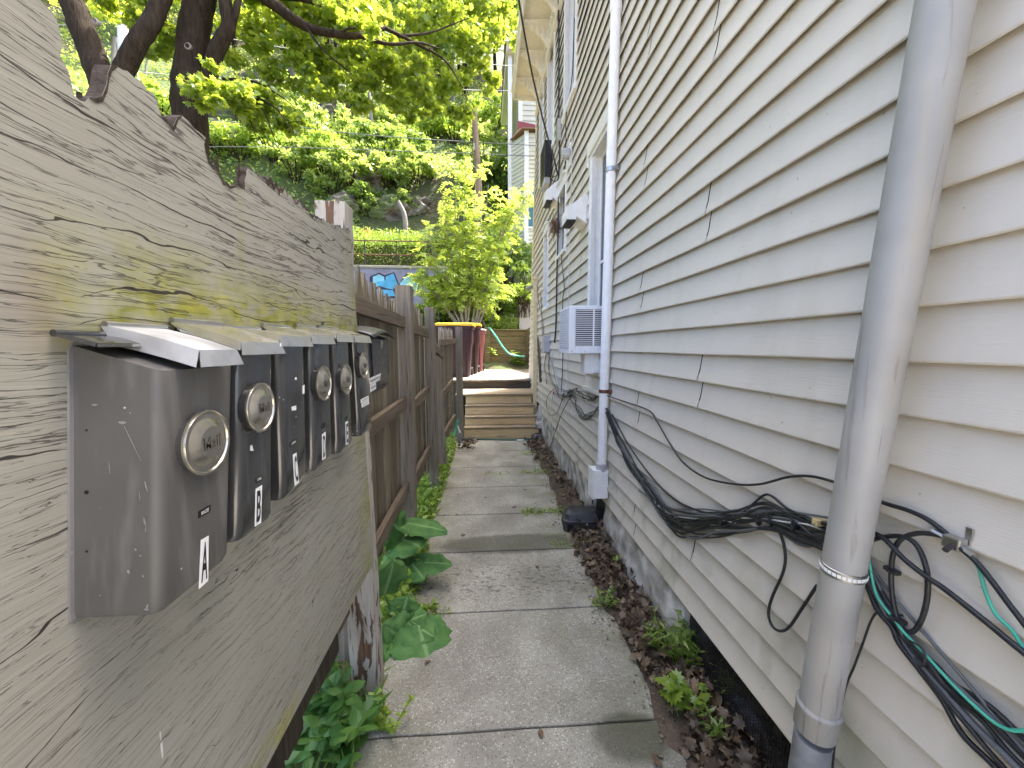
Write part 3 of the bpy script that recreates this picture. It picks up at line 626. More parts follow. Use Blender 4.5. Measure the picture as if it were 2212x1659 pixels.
# windows: y0, y1, z0, z1 of the clear opening
W1 = (3.06, RX(1281, 560, b).y, 1.42, 3.28)
W2 = (4.72, 5.18, 2.78, 3.52); W3 = (6.02, 6.34, 2.22, 3.36)
W4 = (4.32, 4.82, 4.35, 6.9); W5 = (5.62, 6.12, 4.42, 5.95); W6 = (6.62, 6.98, 4.42, 5.95)
WINS = [W1, W2, W3, W4, W5, W6]
def build_siding():
    rr = random.Random(21); m = MB()
    for k in range(NC):
        z0 = ZB0 + k * STEP; z1 = z0 + STEP + .032
        ye = yend(z0); ys = -.6 if z0 < 3.1 else 1.30  # unseen near wing kept low and short so skylight reaches the panel
        if k == 0: ye = 5.35
        if k == 1: ye = 6.9
        cuts = [(w[0] - .02, w[1] + .02) for w in WINS if w[2] - .02 < z0 + STEP * .6 and w[3] + .02 > z0 + STEP * .4]
        p = k // 2; seams = {0: [2.36 + .02 * (k % 2), -1.2, 6.4], 1: [1.665 + .015 * (k % 2), 5.0, -2], 2: [3.95, .2, 7.2]}[p % 3]
        segs = []; cur = ys
        for a, c in sorted(cuts):
            if a > cur: segs.append((cur, a))
            cur = max(cur, c)
        if cur < ye: segs.append((cur, ye))
        fin = []
        for a, c in segs:
            q = [a] + [s for s in sorted(seams) if a + .1 < s < c - .1] + [c]
            for i in range(len(q) - 1): fin.append((q[i] + (.0026 if i else 0), q[i + 1] - (.0026 if i < len(q) - 2 else 0), i % 2))
        ph = rr.uniform(0, 6)
        for a, c, alt in fin:
            n = max(1, int((c - a) / .12)); vs = []
            prof = [(.002, z1), (-.0015, z0 + STEP), (-.0105, z0 + STEP * .45), (-.0215, z0 + .012), (-.0228, z0 + .004), (-.0215, z0 + .0002), (-.0190, z0 - .0012), (-.0168, z0 + .0006), (-.0150, z0 + .030)]
            for i in range(n + 1):
                y = lerp(a, c, i / n); wz = .0045 * noise.noise(Vector((y * 1.3, k * 3.1, 0))) * (1.0 if y < 4 else 1.8); wx = .0030 * noise.noise(Vector((y * 2.1, k * 1.7, 9)))
                e = .0016 * alt
                for j, (x, z) in enumerate(prof): vs.append((b + x - (wx if j > 1 else 0) - e, y, z + (wz if j else 0)))
            np_ = len(prof)
            m.add(vs, [(i * np_ + j, i * np_ + j + 1, (i + 1) * np_ + j + 1, (i + 1) * np_ + j) for i in range(n) for j in range(np_ - 1)])
    m.build('siding', MT['siding'], house, smooth=28)
    # sheathing in near-black for the dark in seams and rooms, pieced round openings
    bk = MB(); ys = sorted({-.6, 1.302, 7.4} | {v for w in WINS for v in (w[0] - .02, w[1] + .02)}); zs = sorted({ZB0 - .02, 3.11, ZTOP} | {v for w in WINS for v in (w[2] - .02, w[3] + .02)})
    for i in range(len(ys) - 1):
        for j in range(len(zs) - 1):
            yc, zc = (ys[i] + ys[i + 1]) / 2, (zs[j] + zs[j + 1]) / 2
            if yc < 1.3 and zc > 3.1: continue
            if any(w[0] - .03 < yc < w[1] + .03 and w[2] - .03 < zc < w[3] + .03 for w in WINS): continue
            bk.box(b + .004, b + .03, ys[i], ys[i + 1], zs[j], zs[j + 1])
    bk.box(b + .25, b + .27, -.58, 1.3, ZB0, 3.1); bk.box(b + .25, b + .27, 1.3, 7.4, ZB0, ZTOP)
    bk.add([(b + .004, 7.4, ZB0 + 2 * STEP), (b + .004, 8.5, ZB0 + 2 * STEP), (b + .004, yend(6.2) - .02, ZTOP), (b + .004, 7.4, ZTOP)], [(0, 1, 2, 3)])
    bk.build('dark_backing', MT['painted_dark'], house)
    e = MB(); e.prism([Vector((b - .012, yend(.6) - .01, .55)), Vector((b - .012, yend(.6) + .05, .55)), Vector((b - .012, yend(6.3) + .05, 6.3)), Vector((b - .012, yend(6.3) - .01, 6.3))], (.10, 0, 0)); e.build('corner_board', MT['cream_paint'], house, bevel=.004)
    g = MB(); g.box(b + .05, 9, 7.36, 7.44, .5, ZTOP); g.box(b + .01, 9, -.60, -.57, .2, 3.12); g.box(b + .01, 9, 1.302, 1.33, 3.1, ZTOP); g.build('rear_wall', MT['siding'], house)
    rf = MB(); rf.prism([Vector((b - .44, 1.0, 6.33)), Vector((b + 4.5, 1.0, 8.6)), Vector((9.5, 1.0, 6.3)), Vector((9.5, 1.0, 6.2)), Vector((b - .44, 1.0, 6.24))], (0, 6.45, 0)); rf.prism([Vector((b - .06, -.7, 3.22)), Vector((b + 4, -.7, 4.3)), Vector((b + 4, -.7, 4.2)), Vector((b - .06, -.7, 3.12))], (0, 1.99, 0)); rf.build('roof', MT['roof_shingle'], house)  # second prism roofs the low wing shaped for skylight
build_siding()
def build_foundation():
    m = MB()
    def face(y0, y1, x, zt, amp, seed):
        def fn(u, v):
            y = lerp(y0, y1, u); z = lerp(-.15, zt, v); d = noise.fractal(Vector((y * 3.2, z * 4.2, seed)), .8, 2.1, 5) * amp
            return (x - d - .035 * (1 - v), y, z)
        m.grid(fn, int((y1 - y0) * 28), 14)
    face(1.74, 3.02, .985, .40, .022, 1); face(3.36, 8.6, .99, .62, .022, 2); face(.60, 1.03, .99, .40, .02, 3); face(-.6, .6, .99, .4, .02, 4)
    m.grid(lambda u, v: (lerp(.985, 1.5, u) , 1.74 + .012 * noise.noise(Vector((u * 5, v * 5, 3))), lerp(-.15, .4, v)), 14, 12)
    m.grid(lambda u, v: (lerp(.985, 1.5, u), 1.03 + .012 * noise.noise(Vector((u * 5, v * 5, 7))), lerp(-.15, .4, v)), 14, 12)
    m.grid(lambda u, v: (lerp(.985, 1.5, u), 3.02, lerp(-.15, .4, v)), 6, 6); m.grid(lambda u, v: (lerp(.985, 1.5, u), 3.36, lerp(-.15, .4, v)), 6, 6)
    m.build('foundation', MT['rubble'], house, smooth=50)
    v = MB(); v.box(1.45, 1.47, .9, 3.5, -.15, .5); v.build('crawlspace_dark', MT['painted_dark'], house)  # near-black sheet painting the darkness behind the screens
    for y0, y1 in ((1.00, 1.77), (3.0, 3.38)):
        s = MB(); st = .0135
        for i in range(int((y1 - y0) / st)): s.box(1.010, 1.0125, y0 + i * st, y0 + i * st + .0022, -.1, .39)
        for i in range(int(.49 / st)): s.box(1.0126, 1.015, y0, y1, -.1 + i * st, -.1 + i * st + .0022)
        s.build('mesh_screen', MT['dark_metal'], house)
build_foundation()
def window(w, trim, head, recess=.085, crown=False, reveal=True, split=True, glass='glass_dark'):
    y0, y1, z0, z1 = w; f = MB()
    X0 = b - .026
    f.box(X0, b + .02, y0 - trim, y0, z0 - trim * .6, z1 + head); f.box(X0, b + .02, y1, y1 + trim, z0 - trim * .6, z1 + head)
    f.box(X0 - .002, b + .02, y0 - trim, y1 + trim, z1 + .0, z1 + head) if not crown else f.box(X0 - .012, b + .02, y0 - trim * 1.2, y1 + trim * 1.2, z1, z1 + head)
    if crown: f.box(X0 - .04, b + .0, y0 - trim * 1.5, y1 + trim * 1.5, z1 + head, z1 + head + .025)
    f.box(X0 - .018, b + .02, y0 - trim * 1.1, y1 + trim * 1.1, z0 - trim * .75, z0)
    o = f.build('window', MT['white_paint'], house, bevel=.003)
    r = MB()
    for a, c, d, e in ((y0 - .012, y0, z0, z1), (y1, y1 + .012, z0, z1), (y0, y1, z0 - .012, z0), (y0, y1, z1, z1 + .012)): r.box(b + .021, b + recess + .03, a, c, d, e)
    r.build('reveal', MT['white_paint'], o)
    s = MB(); t = .024; X = b + recess; zm = (z0 + z1) / 2
    for a, c, d, e, xx in ((y0, y0 + t, z0, z1, 0), (y1 - t, y1, z0, z1, 0), (y0 + t, y1 - t, z0, z0 + t, 0), (y0 + t, y1 - t, z1 - t, z1, 0), (y0 + t, y1 - t, zm - t / 2, zm + t / 2, -.006)): s.box(X + xx, X + .03, a, c, d, e)
    s.build('sash', MT['white_paint'], o, bevel=.003)
    p = MB(); p.box(X + .012, X + .016, y0 + t, y1 - t, z0 + t, z1 - t); p.build('pane', MT[glass], o)
    return o
w1 = window(W1, .085, .14, .055); c1 = MB(); c1.prism([Vector((b - .046, W1[0] - .1, W1[3] + .15)), Vector((b - .046, W1[1] + .10, W1[3] + .15)), Vector((b - .046, W1[1] + .13, W1[3] - .02)), Vector((b - .046, W1[1] + .09, W1[3] - .06)), Vector((b - .046, W1[1] + .085, W1[3] + .03)), Vector((b - .046, W1[0] - .1, W1[3] + .03))], (.018, 0, 0)); c1.build('head_trim', MT['cream_paint'], w1)
sl = MB(); sl.box(b - .06, b, W1[0] - .1, W1[1] + .10, 1.20, 1.235); sl.box(b - .032, b, W1[0] - .08, W1[1] + .08, 1.235, 1.33); sl.build('sill', MT['cream_paint'], w1, bevel=.003)
window(W2, .055, .11, .06, True); window(W3, .05, .10, .06, True); window(W4, .075, .10, .06); window(W5, .06, .10, .06, True); window(W6, .05, .10, .06, True)
# eaves
def build_eaves():
    zf = 6.10; m = MB(); m.box(b - .03, b - .002, 1.3, 7.42, zf - .26, zf + .09); m.box(b - .045, b - .002, 1.3, 7.45, zf - .27, zf - .24); m.build('frieze', MT['cream_paint'], house, bevel=.003)
    s = MB(); s.box(b - .42, b - .003, 1.0, 7.5, zf + .09, zf + .115); s.build('soffit', MT['soffit_paint'], house)
    f = MB(); f.box(b - .45, b - .42, 1.0, 7.53, zf + .02, zf + .22); f.box(b - .475, b - .45, 1.0, 7.55, zf + .15, zf + .22); f.box(b - .45, b + .6, 7.5, 7.535, zf + .02, zf + .22); f.box(b - .47, b + .6, 7.536, 7.556, zf + .15, zf + .223); f.build('fascia', MT['cream_paint'], house, bevel=.004)
    for y in (7.05, 6.45, 5.88, 5.31, 4.74, 4.17, 3.6):
        B = MB(); n = 14; out = []
        for i in range(n + 1):              # scrolled underside
            t = i / n; x = lerp(b - .40, b - .03, t); z = zf + .07 - .30 * t ** 1.5 - .035 * abs(math.sin(t * 9.4)); out.append(Vector((x, y - .035, z)))
        B.prism([Vector((b - .41, y - .035, zf + .088)), *out, Vector((b - .03, y - .035, zf - .34)), Vector((b - .03, y - .035, zf + .088))], (0, .07, 0))
        B.box(b - .425, b - .03, y - .05, y + .05, zf + .062, zf + .089)
        for i in range(4): B.box(b - .40 + .085 * i, b - .36 + .085 * i, y - .048, y - .034, zf - .01 - .05 * i, zf + .045 - .02 * i)
        for i in range(4): MB().lathe([(.024, -.02), (.018, .0)], (b - .046, y - .12 - .10 * i, zf - .10 + .03 * (i % 2)), 'X', 10).build('rosette', MT['cream_paint'], house, smooth=40)
        B.build('bracket', MT['cream_paint'], house, bevel=.004)
build_eaves()

# ---- yellow corner post, floodlight, boxes, vents
def on_wall(px, py, off=.03): return RX(px, py, b - off)
yp = MB(); yp.box(b - .09, b - .016, 7.12, 7.24, .30, 2.82); yp.box(b - .11, b - .016, 7.10, 7.26, 2.82, 2.88)
tag(yp.build('trim_post', MT['yellow_paint'], bevel=.005), 'yellow painted trim post standing against the siding at the deck', 'post')
bd = MB(); p = on_wall(1170, 800); bd.prism([Vector((b - .03, 6.55, 1.0)), Vector((b - .03, 6.75, .98)), Vector((b - .06, 6.86, 1.75)), Vector((b - .06, 6.78, 1.78))], (.018, 0, 0)); tag(bd.build('scrap_board', MT['dark_wood']), 'dark narrow scrap board leaning on the siding next to the yellow post', 'board')
fl = thing('floodlight', 'small grey floodlight head mounted at the rear corner of the siding', 'floodlight', (b - .1, 7.75, 2.75))
c = RX(1146, 620, b - .10); rot = Matrix.Rotation(math.radians(-25), 3, 'Y') @ Matrix.Rotation(math.radians(12), 3, 'X')
q = MB(); q.obox(c, (.17, .13, .05), rot); q.build('housing', MT['lamp_grey'], fl, bevel=.008)
q = MB(); q.obox(c + rot @ Vector((-.005, 0, -.027)), (.14, .105, .006), rot); q.build('lens', MT['glass_grey'], fl)
q = MB(); q.tube([c + Vector((.03, 0, -.01)), (b - .02, c.y, c.z - .02)], .012); q.lathe([(.04, 0), (.035, .02)], (b - .034, c.y, c.z - .02), 'X', 16); q.build('arm', MT['dark_metal'], fl)
ub = thing('utility_box', 'grey plastic cable box on the siding with wires spilling from its base', 'utility box', tuple(on_wall(1190, 750)))
a1 = RX(1180, 750, b - .02); y1_ = a1.y; za, zb_ = 1.755, 1.51; y0_ = y1_ - .33
q = MB(); q.box(b - .085, b - .014, y0_ + .16, y1_, zb_, za); q.build('housing', MT['grey_plastic'], ub, bevel=.006)
q = MB(); q.box(b - .10, b - .014, y0_, y0_ + .15, zb_ + .01, za + .015); q.build('side_box', MT['grey_plastic'], ub, bevel=.006)
q = MB(); q.box(b - .093, b - .085, y0_ + .17, y1_ - .01, zb_ + .015, za - .015); q.build('cover', MT['grey_plastic'], ub, bevel=.003)
jb = thing('junction_box', 'small grey weathered junction box high on the siding under the upper window', 'junction box', tuple(on_wall(1206, 280)))
p = on_wall(1208, 285); q = MB(); q.box(b - .06, b - .014, p.y - .07, p.y + .07, p.z - .13, p.z + .13); q.build('housing', MT['grey_plastic'], jb, bevel=.006)
q = MB(); q.box(b - .066, b - .06, p.y - .06, p.y + .06, p.z - .12, p.z + .12); q.build('cover', MT['steel'], jb, bevel=.003)
mb_ = thing('meter_fitting', 'white round vent fitting with square back plate high on the siding', 'fitting', tuple(on_wall(1228, 335)))
p = on_wall(1229, 335); q = MB(); q.box(b - .03, b - .014, p.y - .05, p.y + .14, p.z - .13, p.z + .12); q.build('back_plate', MT['white_paint'], mb_, bevel=.004)
q = MB(); q.lathe([(.06, 0), (.06, .07), (.05, .085), (.01, .088)], (b - .03 - .088 + .088, p.y - .02, p.z), 'X', 24); o = q.build('cap', MT['grey_plastic'], mb_, smooth=40)
for v in o.data.vertices: v.co.x = 2 * (b - .03) - v.co.x
def vent(px, py, hgt, dep, wid, label, py2):
    p = on_wall(px, py, .014); top = p.z + hgt * .5; bot = p.z - hgt * .5; y0, y1 = p.y, p.y + wid
    t = thing('vent_hood', label, 'vent hood', (b, p.y, p.z)); x0 = b - .016
    q = MB(); q.prism([Vector((x0, y0, top)), Vector((x0 - dep, y0, top - hgt * .48)), Vector((x0 - dep, y0, bot + hgt * .12)), Vector((x0 - dep * .55, y0, bot + hgt * .12)), Vector((x0 - dep * .5, y0, bot + hgt * .22)), Vector((x0, y0, bot))], (0, wid, 0)); q.build('hood', MT['white_paint'], t, bevel=.003)
    g = MB(); n = 6
    g.box(x0 - dep + .006, x0 - dep * .56, y0 + .006, y1 - .006, bot + hgt * .10, bot + hgt * .118)
    for i in range(n): xx = lerp(x0 - dep + .004, x0 - dep * .57, i / (n - 1)); g.box(xx - .004, xx + .004, y0, y1, bot + hgt * .045, bot + hgt * .10)
    g.build('grille', MT['dark_metal'], t)
    f = MB(); f.box(x0 + .001, b - .008, y0 - .02, y1 + .02, bot - .01, top + .02); f.build('flange', MT['cream_paint'], t)
vent(1268, 450, .27, .19, .24, 'white metal vent hood beside the tall window trim, lower and nearer one', 0)
vent(1209, 412, .30, .17, .26, 'white metal vent hood above the small square window, farther and higher one', 0)
# black box in the upper window
bf = thing('window_fan', 'black box fan unit hanging in the upper rear window', 'window unit', (b - .1, 5.8, 4.4))
q = MB(); q.box(b - .13, b - .03, 5.66, 6.08, 4.02, 4.50); q.build('casing', MT['black_plastic'], bf, bevel=.008)
q = MB()
for i in range(14): q.box(b - .136, b - .13, 5.69, 6.05, 4.06 + i * .03, 4.072 + i * .03)
for i in range(11): q.box(b - .12 + i * .008, b - .117 + i * .008, 5.652, 5.66, 4.06, 4.46)
q.build('grille', MT['dark_metal'], bf)
q = MB(); q.box(b - .12, b - .04, 5.7, 6.0, 3.93, 4.02); q.build('drip_tray', MT['grey_plastic'], bf, bevel=.004)

# ---- air conditioner
def build_ac():
    y0, y1 = 3.09, 3.50; c_ = RY(1230, 700, y0); x0 = c_.x; x1 = b - .02; z0, z1 = RY(1262, 766, y0).z + .01, RY(1262, 660, y0).z
    t = thing('air_conditioner', 'white window air conditioner jutting out under the tall window behind the conduit', 'air conditioner', ((x0 + x1) / 2, 3.3, z0))
    s = MB(); s.box(x0, x1, y0 + .012, y1, z0 + .03, z1); s.build('casing', MT['ac_white'], t, bevel=.006)
    d = MB(); d.box(x0 + .055, x1 - .005, y0 + .006, y0 + .0105, z0 + .06, z1 - .03); d.build('vent_dark', MT['painted_dark'], t)  # black plate painting the dark between the louvres
    f = MB(); f.box(x0, x0 + .05, y0, y0 + .012, z0 + .03, z1); f.box(x0 + .05, x1, y0, y0 + .012, z1 - .03, z1); f.box(x0 + .05, x1, y0, y0 + .012, z0 + .03, z0 + .06); f.box(x0 - .004, x1, y0 - .004, y1, z0, z0 + .03)
    f.build('side_panel', MT['ac_white'], t, bevel=.003)
    n = 19; L = MB()
    for i in range(n): z = lerp(z0 + .068, z1 - .038, i / (n - 1)); L.box(x0 + .052, x1, y0 + .001, y0 + .006, z - .0030, z + .0030)
    for xx in (x0 + .20,): L.box(xx - .006, xx + .006, y0 - .0005, y0 + .0055, z0 + .06, z1 - .03)
    L.build('louvre', MT['ac_white'], t)
    g = MB(); 
    for i in range(14): y = lerp(y0 + .04, y1 - .03, i / 13); g.box(x0 - .003, x0 - .0005, y - .003, y + .003, z0 + .05, z1 - .02)
    for i in range(16): z = lerp(z0 + .05, z1 - .02, i / 15); g.box(x0 - .006, x0 - .0032, y0 + .03, y1 - .02, z - .003, z + .003)
    g.build('coil_guard', MT['ac_white'], t)
    h = MB(); h.box(x0 - .0004, x0 + .001, y0 + .035, y1 - .025, z0 + .045, z1 - .015); h.build('coil', MT['grey_plastic'], t)
    for xx in (x0 + .02, x0 + .13): MB().lathe([(.006, 0), (.004, .004)], (xx, y0 - .0082, z0 + .016), 'Y', 12).build('screw', MT['steel'], t)
    k = MB(); k.box(b - .16, b - .03, y0 + .06, y0 + .2, z0 - .17, z0 - .006); k.prism([Vector((b - .10, y0 + .03, z0 - .16)), Vector((b - .02, y0 + .03, z0 - .16)), Vector((b - .02, y0 + .03, z0 - .03))], (0, .03, 0)); k.build('support_bracket', MT['white_paint'], t, bevel=.004)
build_ac()

# ---- conduit with its box
def build_conduit():
    X = .925; t = thing('electrical_conduit', 'white vertical conduit pipe with a grey-white box at its foot', 'conduit', (X, 2.95, .4))
    p0 = RX(1300, 1005, X); p1 = RX(1331, 0, X); p1 = p0 + (p1 - p0) * 1.5; r = .036
    q = MB(); q.tube([p0 + Vector((0, 0, -.05)), p1], r, 28); q.build('pipe', MT['white_pipe'], t, smooth=40)
    def at(py): 
        tt = [abs(RX(lerp(1300, 1331, (1005 - py) / 1005), py, X).z)]; z = tt[0]; return p0 + (p1 - p0) * ((z - p0.z) / (p1.z - p0.z))
    for py, mat, hh, nm in ((368, 'steel', .018, 'strap'), (845, 'rusty_steel', .014, 'strap'), (10, 'white_pipe', .05, 'coupling')):
        c = at(py); q = MB(); q.lathe([(r + .001, -hh), (r + .005, -hh * .8), (r + .005, hh * .8), (r + .001, hh)], c, 'Z', 28)
        if nm == 'strap': q.box(c.x + .02, b - .014, c.y - r - .022, c.y - r + .004, c.z - hh, c.z + hh); q.lathe([(.006, -.003), (.004, .002)], (c.x + .015, c.y - r - .014, c.z), 'Y', 10)
        q.build(nm, MT[mat], t, smooth=40)
    c = p0; q = MB(); q.lathe([(r + .012, -.04), (r + .012, .015), (r + .004, .02)], c, 'Z', 28); q.build('hub', MT['grey_plastic'], t, smooth=40)
    zt, zb2 = RX(1300, 1010, X).z, RX(1300, 1079, X).z + .015
    q = MB(); q.box(c.x - .075, b - .016, c.y - .045, c.y + .085, zb2, zt - .01); q.build('box', MT['white_pipe'], t, bevel=.005)
    q = MB(); q.box(c.x - .085, c.x - .0755, c.y - .05, c.y + .09, zb2 - .004, zt - .006); q.build('box_cover', MT['white_pipe'], t, bevel=.003)
build_conduit()

# ---- leaning metal downspout
def build_downspout():
    X = .893; t = thing('metal_downspout', 'dented grey metal downspout leaning across the siding in the foreground', 'downspout', (X, .93, 0))
    P = lambda x, y: RX(x, y, X)
    top = P(2034, 0); mid = P(1851, 1011); low = P(1765, 1545); r = .0445
    up = top + (top - mid) * 1.6
    rr = random.Random(3); pts = []; n = 46
    q = MB(); path = [lerp(low, up, i / n) for i in range(n + 1)]
    for i, p in enumerate(path):
        s = i / n; base = low.lerp(top, min(1, s * 2.2)); pts.append(p)
    q.tube(pts, [r + rr.uniform(-.0005, .0005) for _ in pts], 40); o = q.build('pipe', MT['downspout'], t, smooth=50)
    ax = (up - low).normalized(); M3 = ax.to_track_quat('Z', 'Y').to_matrix()
    def ring(c, prof, name, mat, n=44):
        c.xyz = low + ax * (c - low).dot(ax); m = MB(); m.lathe(prof, (0, 0, 0), 'Z', n); m.v = [tuple(c + M3 @ Vector(v)) for v in m.v]; return m.build(name, MT[mat], t, smooth=35)
    c = P(1768, 1528); ring(c, [(r + .001, .012), (r + .006, .006), (r + .006, -.004), (r + .004, -.008), (r + .0035, -.07), (r + .001, -.074)], 'coupling', 'downspout')
    c2 = P(1812, 1222); ring(c2, [(r + .0008, -.011), (r + .0022, -.010), (r + .0022, .010), (r + .0008, .011)], 'strap', 'steel')
    h = MB(); so = t.children[-1]
    for i in range(30):
        a = 2 * math.pi * i / 30; d = M3 @ Vector((math.cos(a), math.sin(a), 0)); h.obox(c2 + d * (r + .0022), (.002, .0075, .0085), Matrix.Rotation(0, 3, 'Z') @ d.to_track_quat('X', 'Z').to_matrix())
    h.build('strap_hole', MT['sticker_white'], so)
    lo = low + (low - mid).normalized() * .6
    q = MB(); q.tube([P(1757, 1590), lo], r - .001, 32); q.build('lower_pipe', MT['dark_pipe'], t, smooth=40)
def m_downspout():
    t = NT('aged_aluminium'); n = t.noise(1, 5, t.obj((26, 26, 1.5)))
    col = t.ramp(t.noise(5, 4), (.3, (.30, .297, .288)), (.7, (.40, .392, .372)))
    side = t.math('MULTIPLY', t.rng(t.xyz()[1], .80, .98), 1.0)
    col = t.mix(t.ramp(n, (.50, 0.0), (.70, .4)), col, (.44, .38, .28))
    col = t.mix(t.ramp(t.noise(1, 6, t.obj((70, 70, 2.2)), .4), (.60, 0.0), (.70, .6)), col, (.20, .165, .125))
    col = t.mix(t.ramp(t.noise(1, 5, t.obj((55, 55, 6)), 1), (.74, 0.0), (.77, .4)), col, (.56, .55, .52))
    t.base(col).rough(t.rng(n, .3, .7, .46, .65)); t.b.inputs['Metallic'].default_value = .12; t.b.inputs['Specular IOR Level'].default_value = .3
    t.bump(t.noise(1, 3, t.obj((9, 9, 1.2))), .12, .003); MT['downspout'] = t.mat
m_downspout(); simple('dark_pipe', (.27, .28, .30), .45, .4, var=.25)
build_downspout()

# ---- cables
def cable(pts, r, mat, label, group=None, name='cable', off=.03, k=7, cat='cable', jit=0.0, seed=0):
    rr = random.Random(seed); P = []
    for i, p in enumerate(pts):
        if isinstance(p, Vector): P.append(p); continue
        x, y = p[0], p[1]; o = p[2] if len(p) > 2 else off
        P.append(RX(x + rr.uniform(-jit, jit), y + rr.uniform(-jit, jit), b - o))
    o = MB().tube(spline(P, k), r, 8).build(name, MT[mat], smooth=60)
    return tag(o, label, cat, group)
G1 = 'black cables bundled along the siding between conduit and downspout'
main = [(1312, 888), (1330, 940), (1352, 985), (1385, 1040), (1420, 1085), (1450, 1118), (1490, 1132), (1545, 1130), (1600, 1125), (1660, 1124), (1720, 1138), (1790, 1160), (1850, 1185)]
for i in range(13):
    rr = random.Random(50 + i); dv = rr.uniform(-2.3, 2.0); pts = []
    for j, (x, y) in enumerate(main):
        sp = (6, 12, 9, 12, 15, 17, 16, 14, 17, 18, 22, 18, 15)[j]; pts.append((x + dv * sp * .3, y + dv * sp * .75 + rr.uniform(-12, 12), .022 + .012 * rr.random() + (.03 if j == 0 else 0)))
    cable(pts, (.0055, .0047, .0062, .0044, .005, .0058, .0046, .005, .0042)[i % 9], ('cable_black', 'cable_grey', 'cable_black')[i % 3], 'black cable tied into the sagging bundle between the white conduit and the downspout', G1, seed=i)
cable([(1312, 855, .06), (1345, 866), (1400, 886), (1420, 912), (1445, 955), (1475, 998), (1520, 1030), (1580, 1045), (1640, 1046), (1705, 1030), (1760, 1030), (1830, 1050)], .0042, 'cable_black', 'black cable running alone above the bundle from conduit to downspout')
cable([(1560, 1128), (1592, 1118), (1625, 1090), (1650, 1070), (1668, 1072), (1700, 1098), (1735, 1115), (1790, 1150)], .0042, 'cable_black', 'black cable peaking up to a nail above the bundle')
cable([(1380, 1060), (1440, 1095), (1520, 1100), (1600, 1108), (1680, 1103), (1750, 1112), (1830, 1125)], .0036, 'cable_grey', 'thin dark cable lying straight along the top of the bundle')
cable([(1372, 1020), (1395, 1056), (1425, 1095), (1460, 1114), (1500, 1120), (1550, 1122), (1590, 1130)], .0030, 'cable_white', 'thin white wire twisted among the black bundled cables')
cable([(1318, 905), (1362, 985), (1402, 1062), (1440, 1130), (1466, 1150), (1492, 1148), (1530, 1132), (1580, 1118), (1650, 1112)], .005, 'cable_black', 'black cable sagging lowest below the bundle near its bend')
cable([(1322, 895), (1356, 958), (1398, 1018), (1448, 1072), (1505, 1102), (1560, 1112), (1630, 1118), (1700, 1146)], .0048, 'cable_black', 'black cable riding apart above the bend of the bundle')
cable([(1640, 1120), (1668, 1108), (1700, 1112), (1725, 1132), (1760, 1160), (1800, 1178)], .0048, 'cable_black', 'black cable humping over the bundle near the downspout')
cable([(1600, 1118), (1660, 1122), (1700, 1128), (1740, 1132), (1800, 1152)], .003, 'cable_white', 'thin pale wire on the right half of the bundle next to the downspout')
cable([(1668, 1128), (1685, 1152), (1696, 1195), (1692, 1235), (1668, 1290), (1660, 1325), (1668, 1352), (1686, 1363), (1706, 1353), (1735, 1310), (1765, 1265)], .0045, 'cable_black', 'black cable hanging in a loose loop left of the downspout')
ties = [(1385, 1040), (1452, 1118), (1560, 1128), (1640, 1124), (1668, 1124), (1720, 1138), (1422, 1086)]
for x, y in ties:
    c = RX(x, y, b - .028); d = (RX(x + 8, y + 6, b - .028) - c).normalized(); m = MB(); M3 = d.to_track_quat('Z', 'Y').to_matrix()
    m.lathe([(.016, -.003), (.0175, -.002), (.0175, .002), (.016, .003)], (0, 0, 0), 'Z', 16); m.v = [tuple(c + M3 @ Vector((v[0] * .75, v[1] * 1.2, v[2]))) for v in m.v]
    m.obox(c + Vector((-.013, 0, .012)), (.006, .006, .010)); tag(m.build('cable_tie', MT['cable_black'], smooth=40), 'black plastic tie cinching the cable bundle left of the downspout', 'cable tie', 'cable ties on the bundle')
cl = MB(); p = RX(1770, 1128, b - .03); cl.obox(p, (.03, .02, .018)); cl.lathe([(.003, -.02), (.003, 0)], p, 'X', 8); tag(cl.build('cable_clip', MT['clip_tan'], bevel=.003), 'tan plastic cable clip just left of the downspout', 'clip')
# right of the downspout
cable([(1860, 1070), (1920, 1090), (1960, 1102), (2000, 1120), (2035, 1145), (2062, 1170)], .0052, 'cable_black', 'dark cable tucked under a lap leading to the metal splitter')
cable([(1830, 1130), (1885, 1150), (1915, 1168), (1950, 1205), (2000, 1245), (2040, 1272), (2120, 1335), (2230, 1425), (2450, 1600), (2800, 1870)], .0058, 'cable_black', 'thick black cable crossing straight to the right frame edge', off=.045)
cable([(2048, 1162), (2010, 1153), (1975, 1153), (1945, 1166), (1930, 1195), (1925, 1240), (1928, 1290), (1938, 1335), (1955, 1362), (1975, 1362), (1992, 1335), (2003, 1290), (2003, 1240), (1990, 1195), (1970, 1168), (1940, 1158), (1900, 1162), (1860, 1175)], .0052, 'cable_black', 'black cable coiled in an upright loop right of the downspout', off=.035)
G2 = 'black cables in the bundle descending to the lower right corner'
low = [(1850, 1195), (1878, 1255), (1905, 1305), (1930, 1345), (1955, 1385), (2000, 1440), (2050, 1495), (2110, 1555), (2180, 1625), (2260, 1705), (2450, 1900), (2750, 2180)]
for i in range(7):
    rr = random.Random(80 + i); dv = (-1, -.6, -.25, .1, .4, .75, 1.0)[i]; pts = []
    for j, (x, y) in enumerate(low):
        sp = (10, 12, 12, 9, 10, 16, 24, 34, 40, 46, 60, 60)[j]; pts.append((x + dv * sp * .8 + rr.uniform(-5, 5), y - dv * sp * .8 + rr.uniform(-5, 5), .022 + .012 * rr.random()))
    cable(pts, (.006, .005, .0068, .0045, .0076, .0052, .0056)[i], ('cable_black', 'cable_black', 'cable_grey')[i % 3], 'black cable in the bundle running from the downspout to the lower right corner', G2, seed=i + 30)
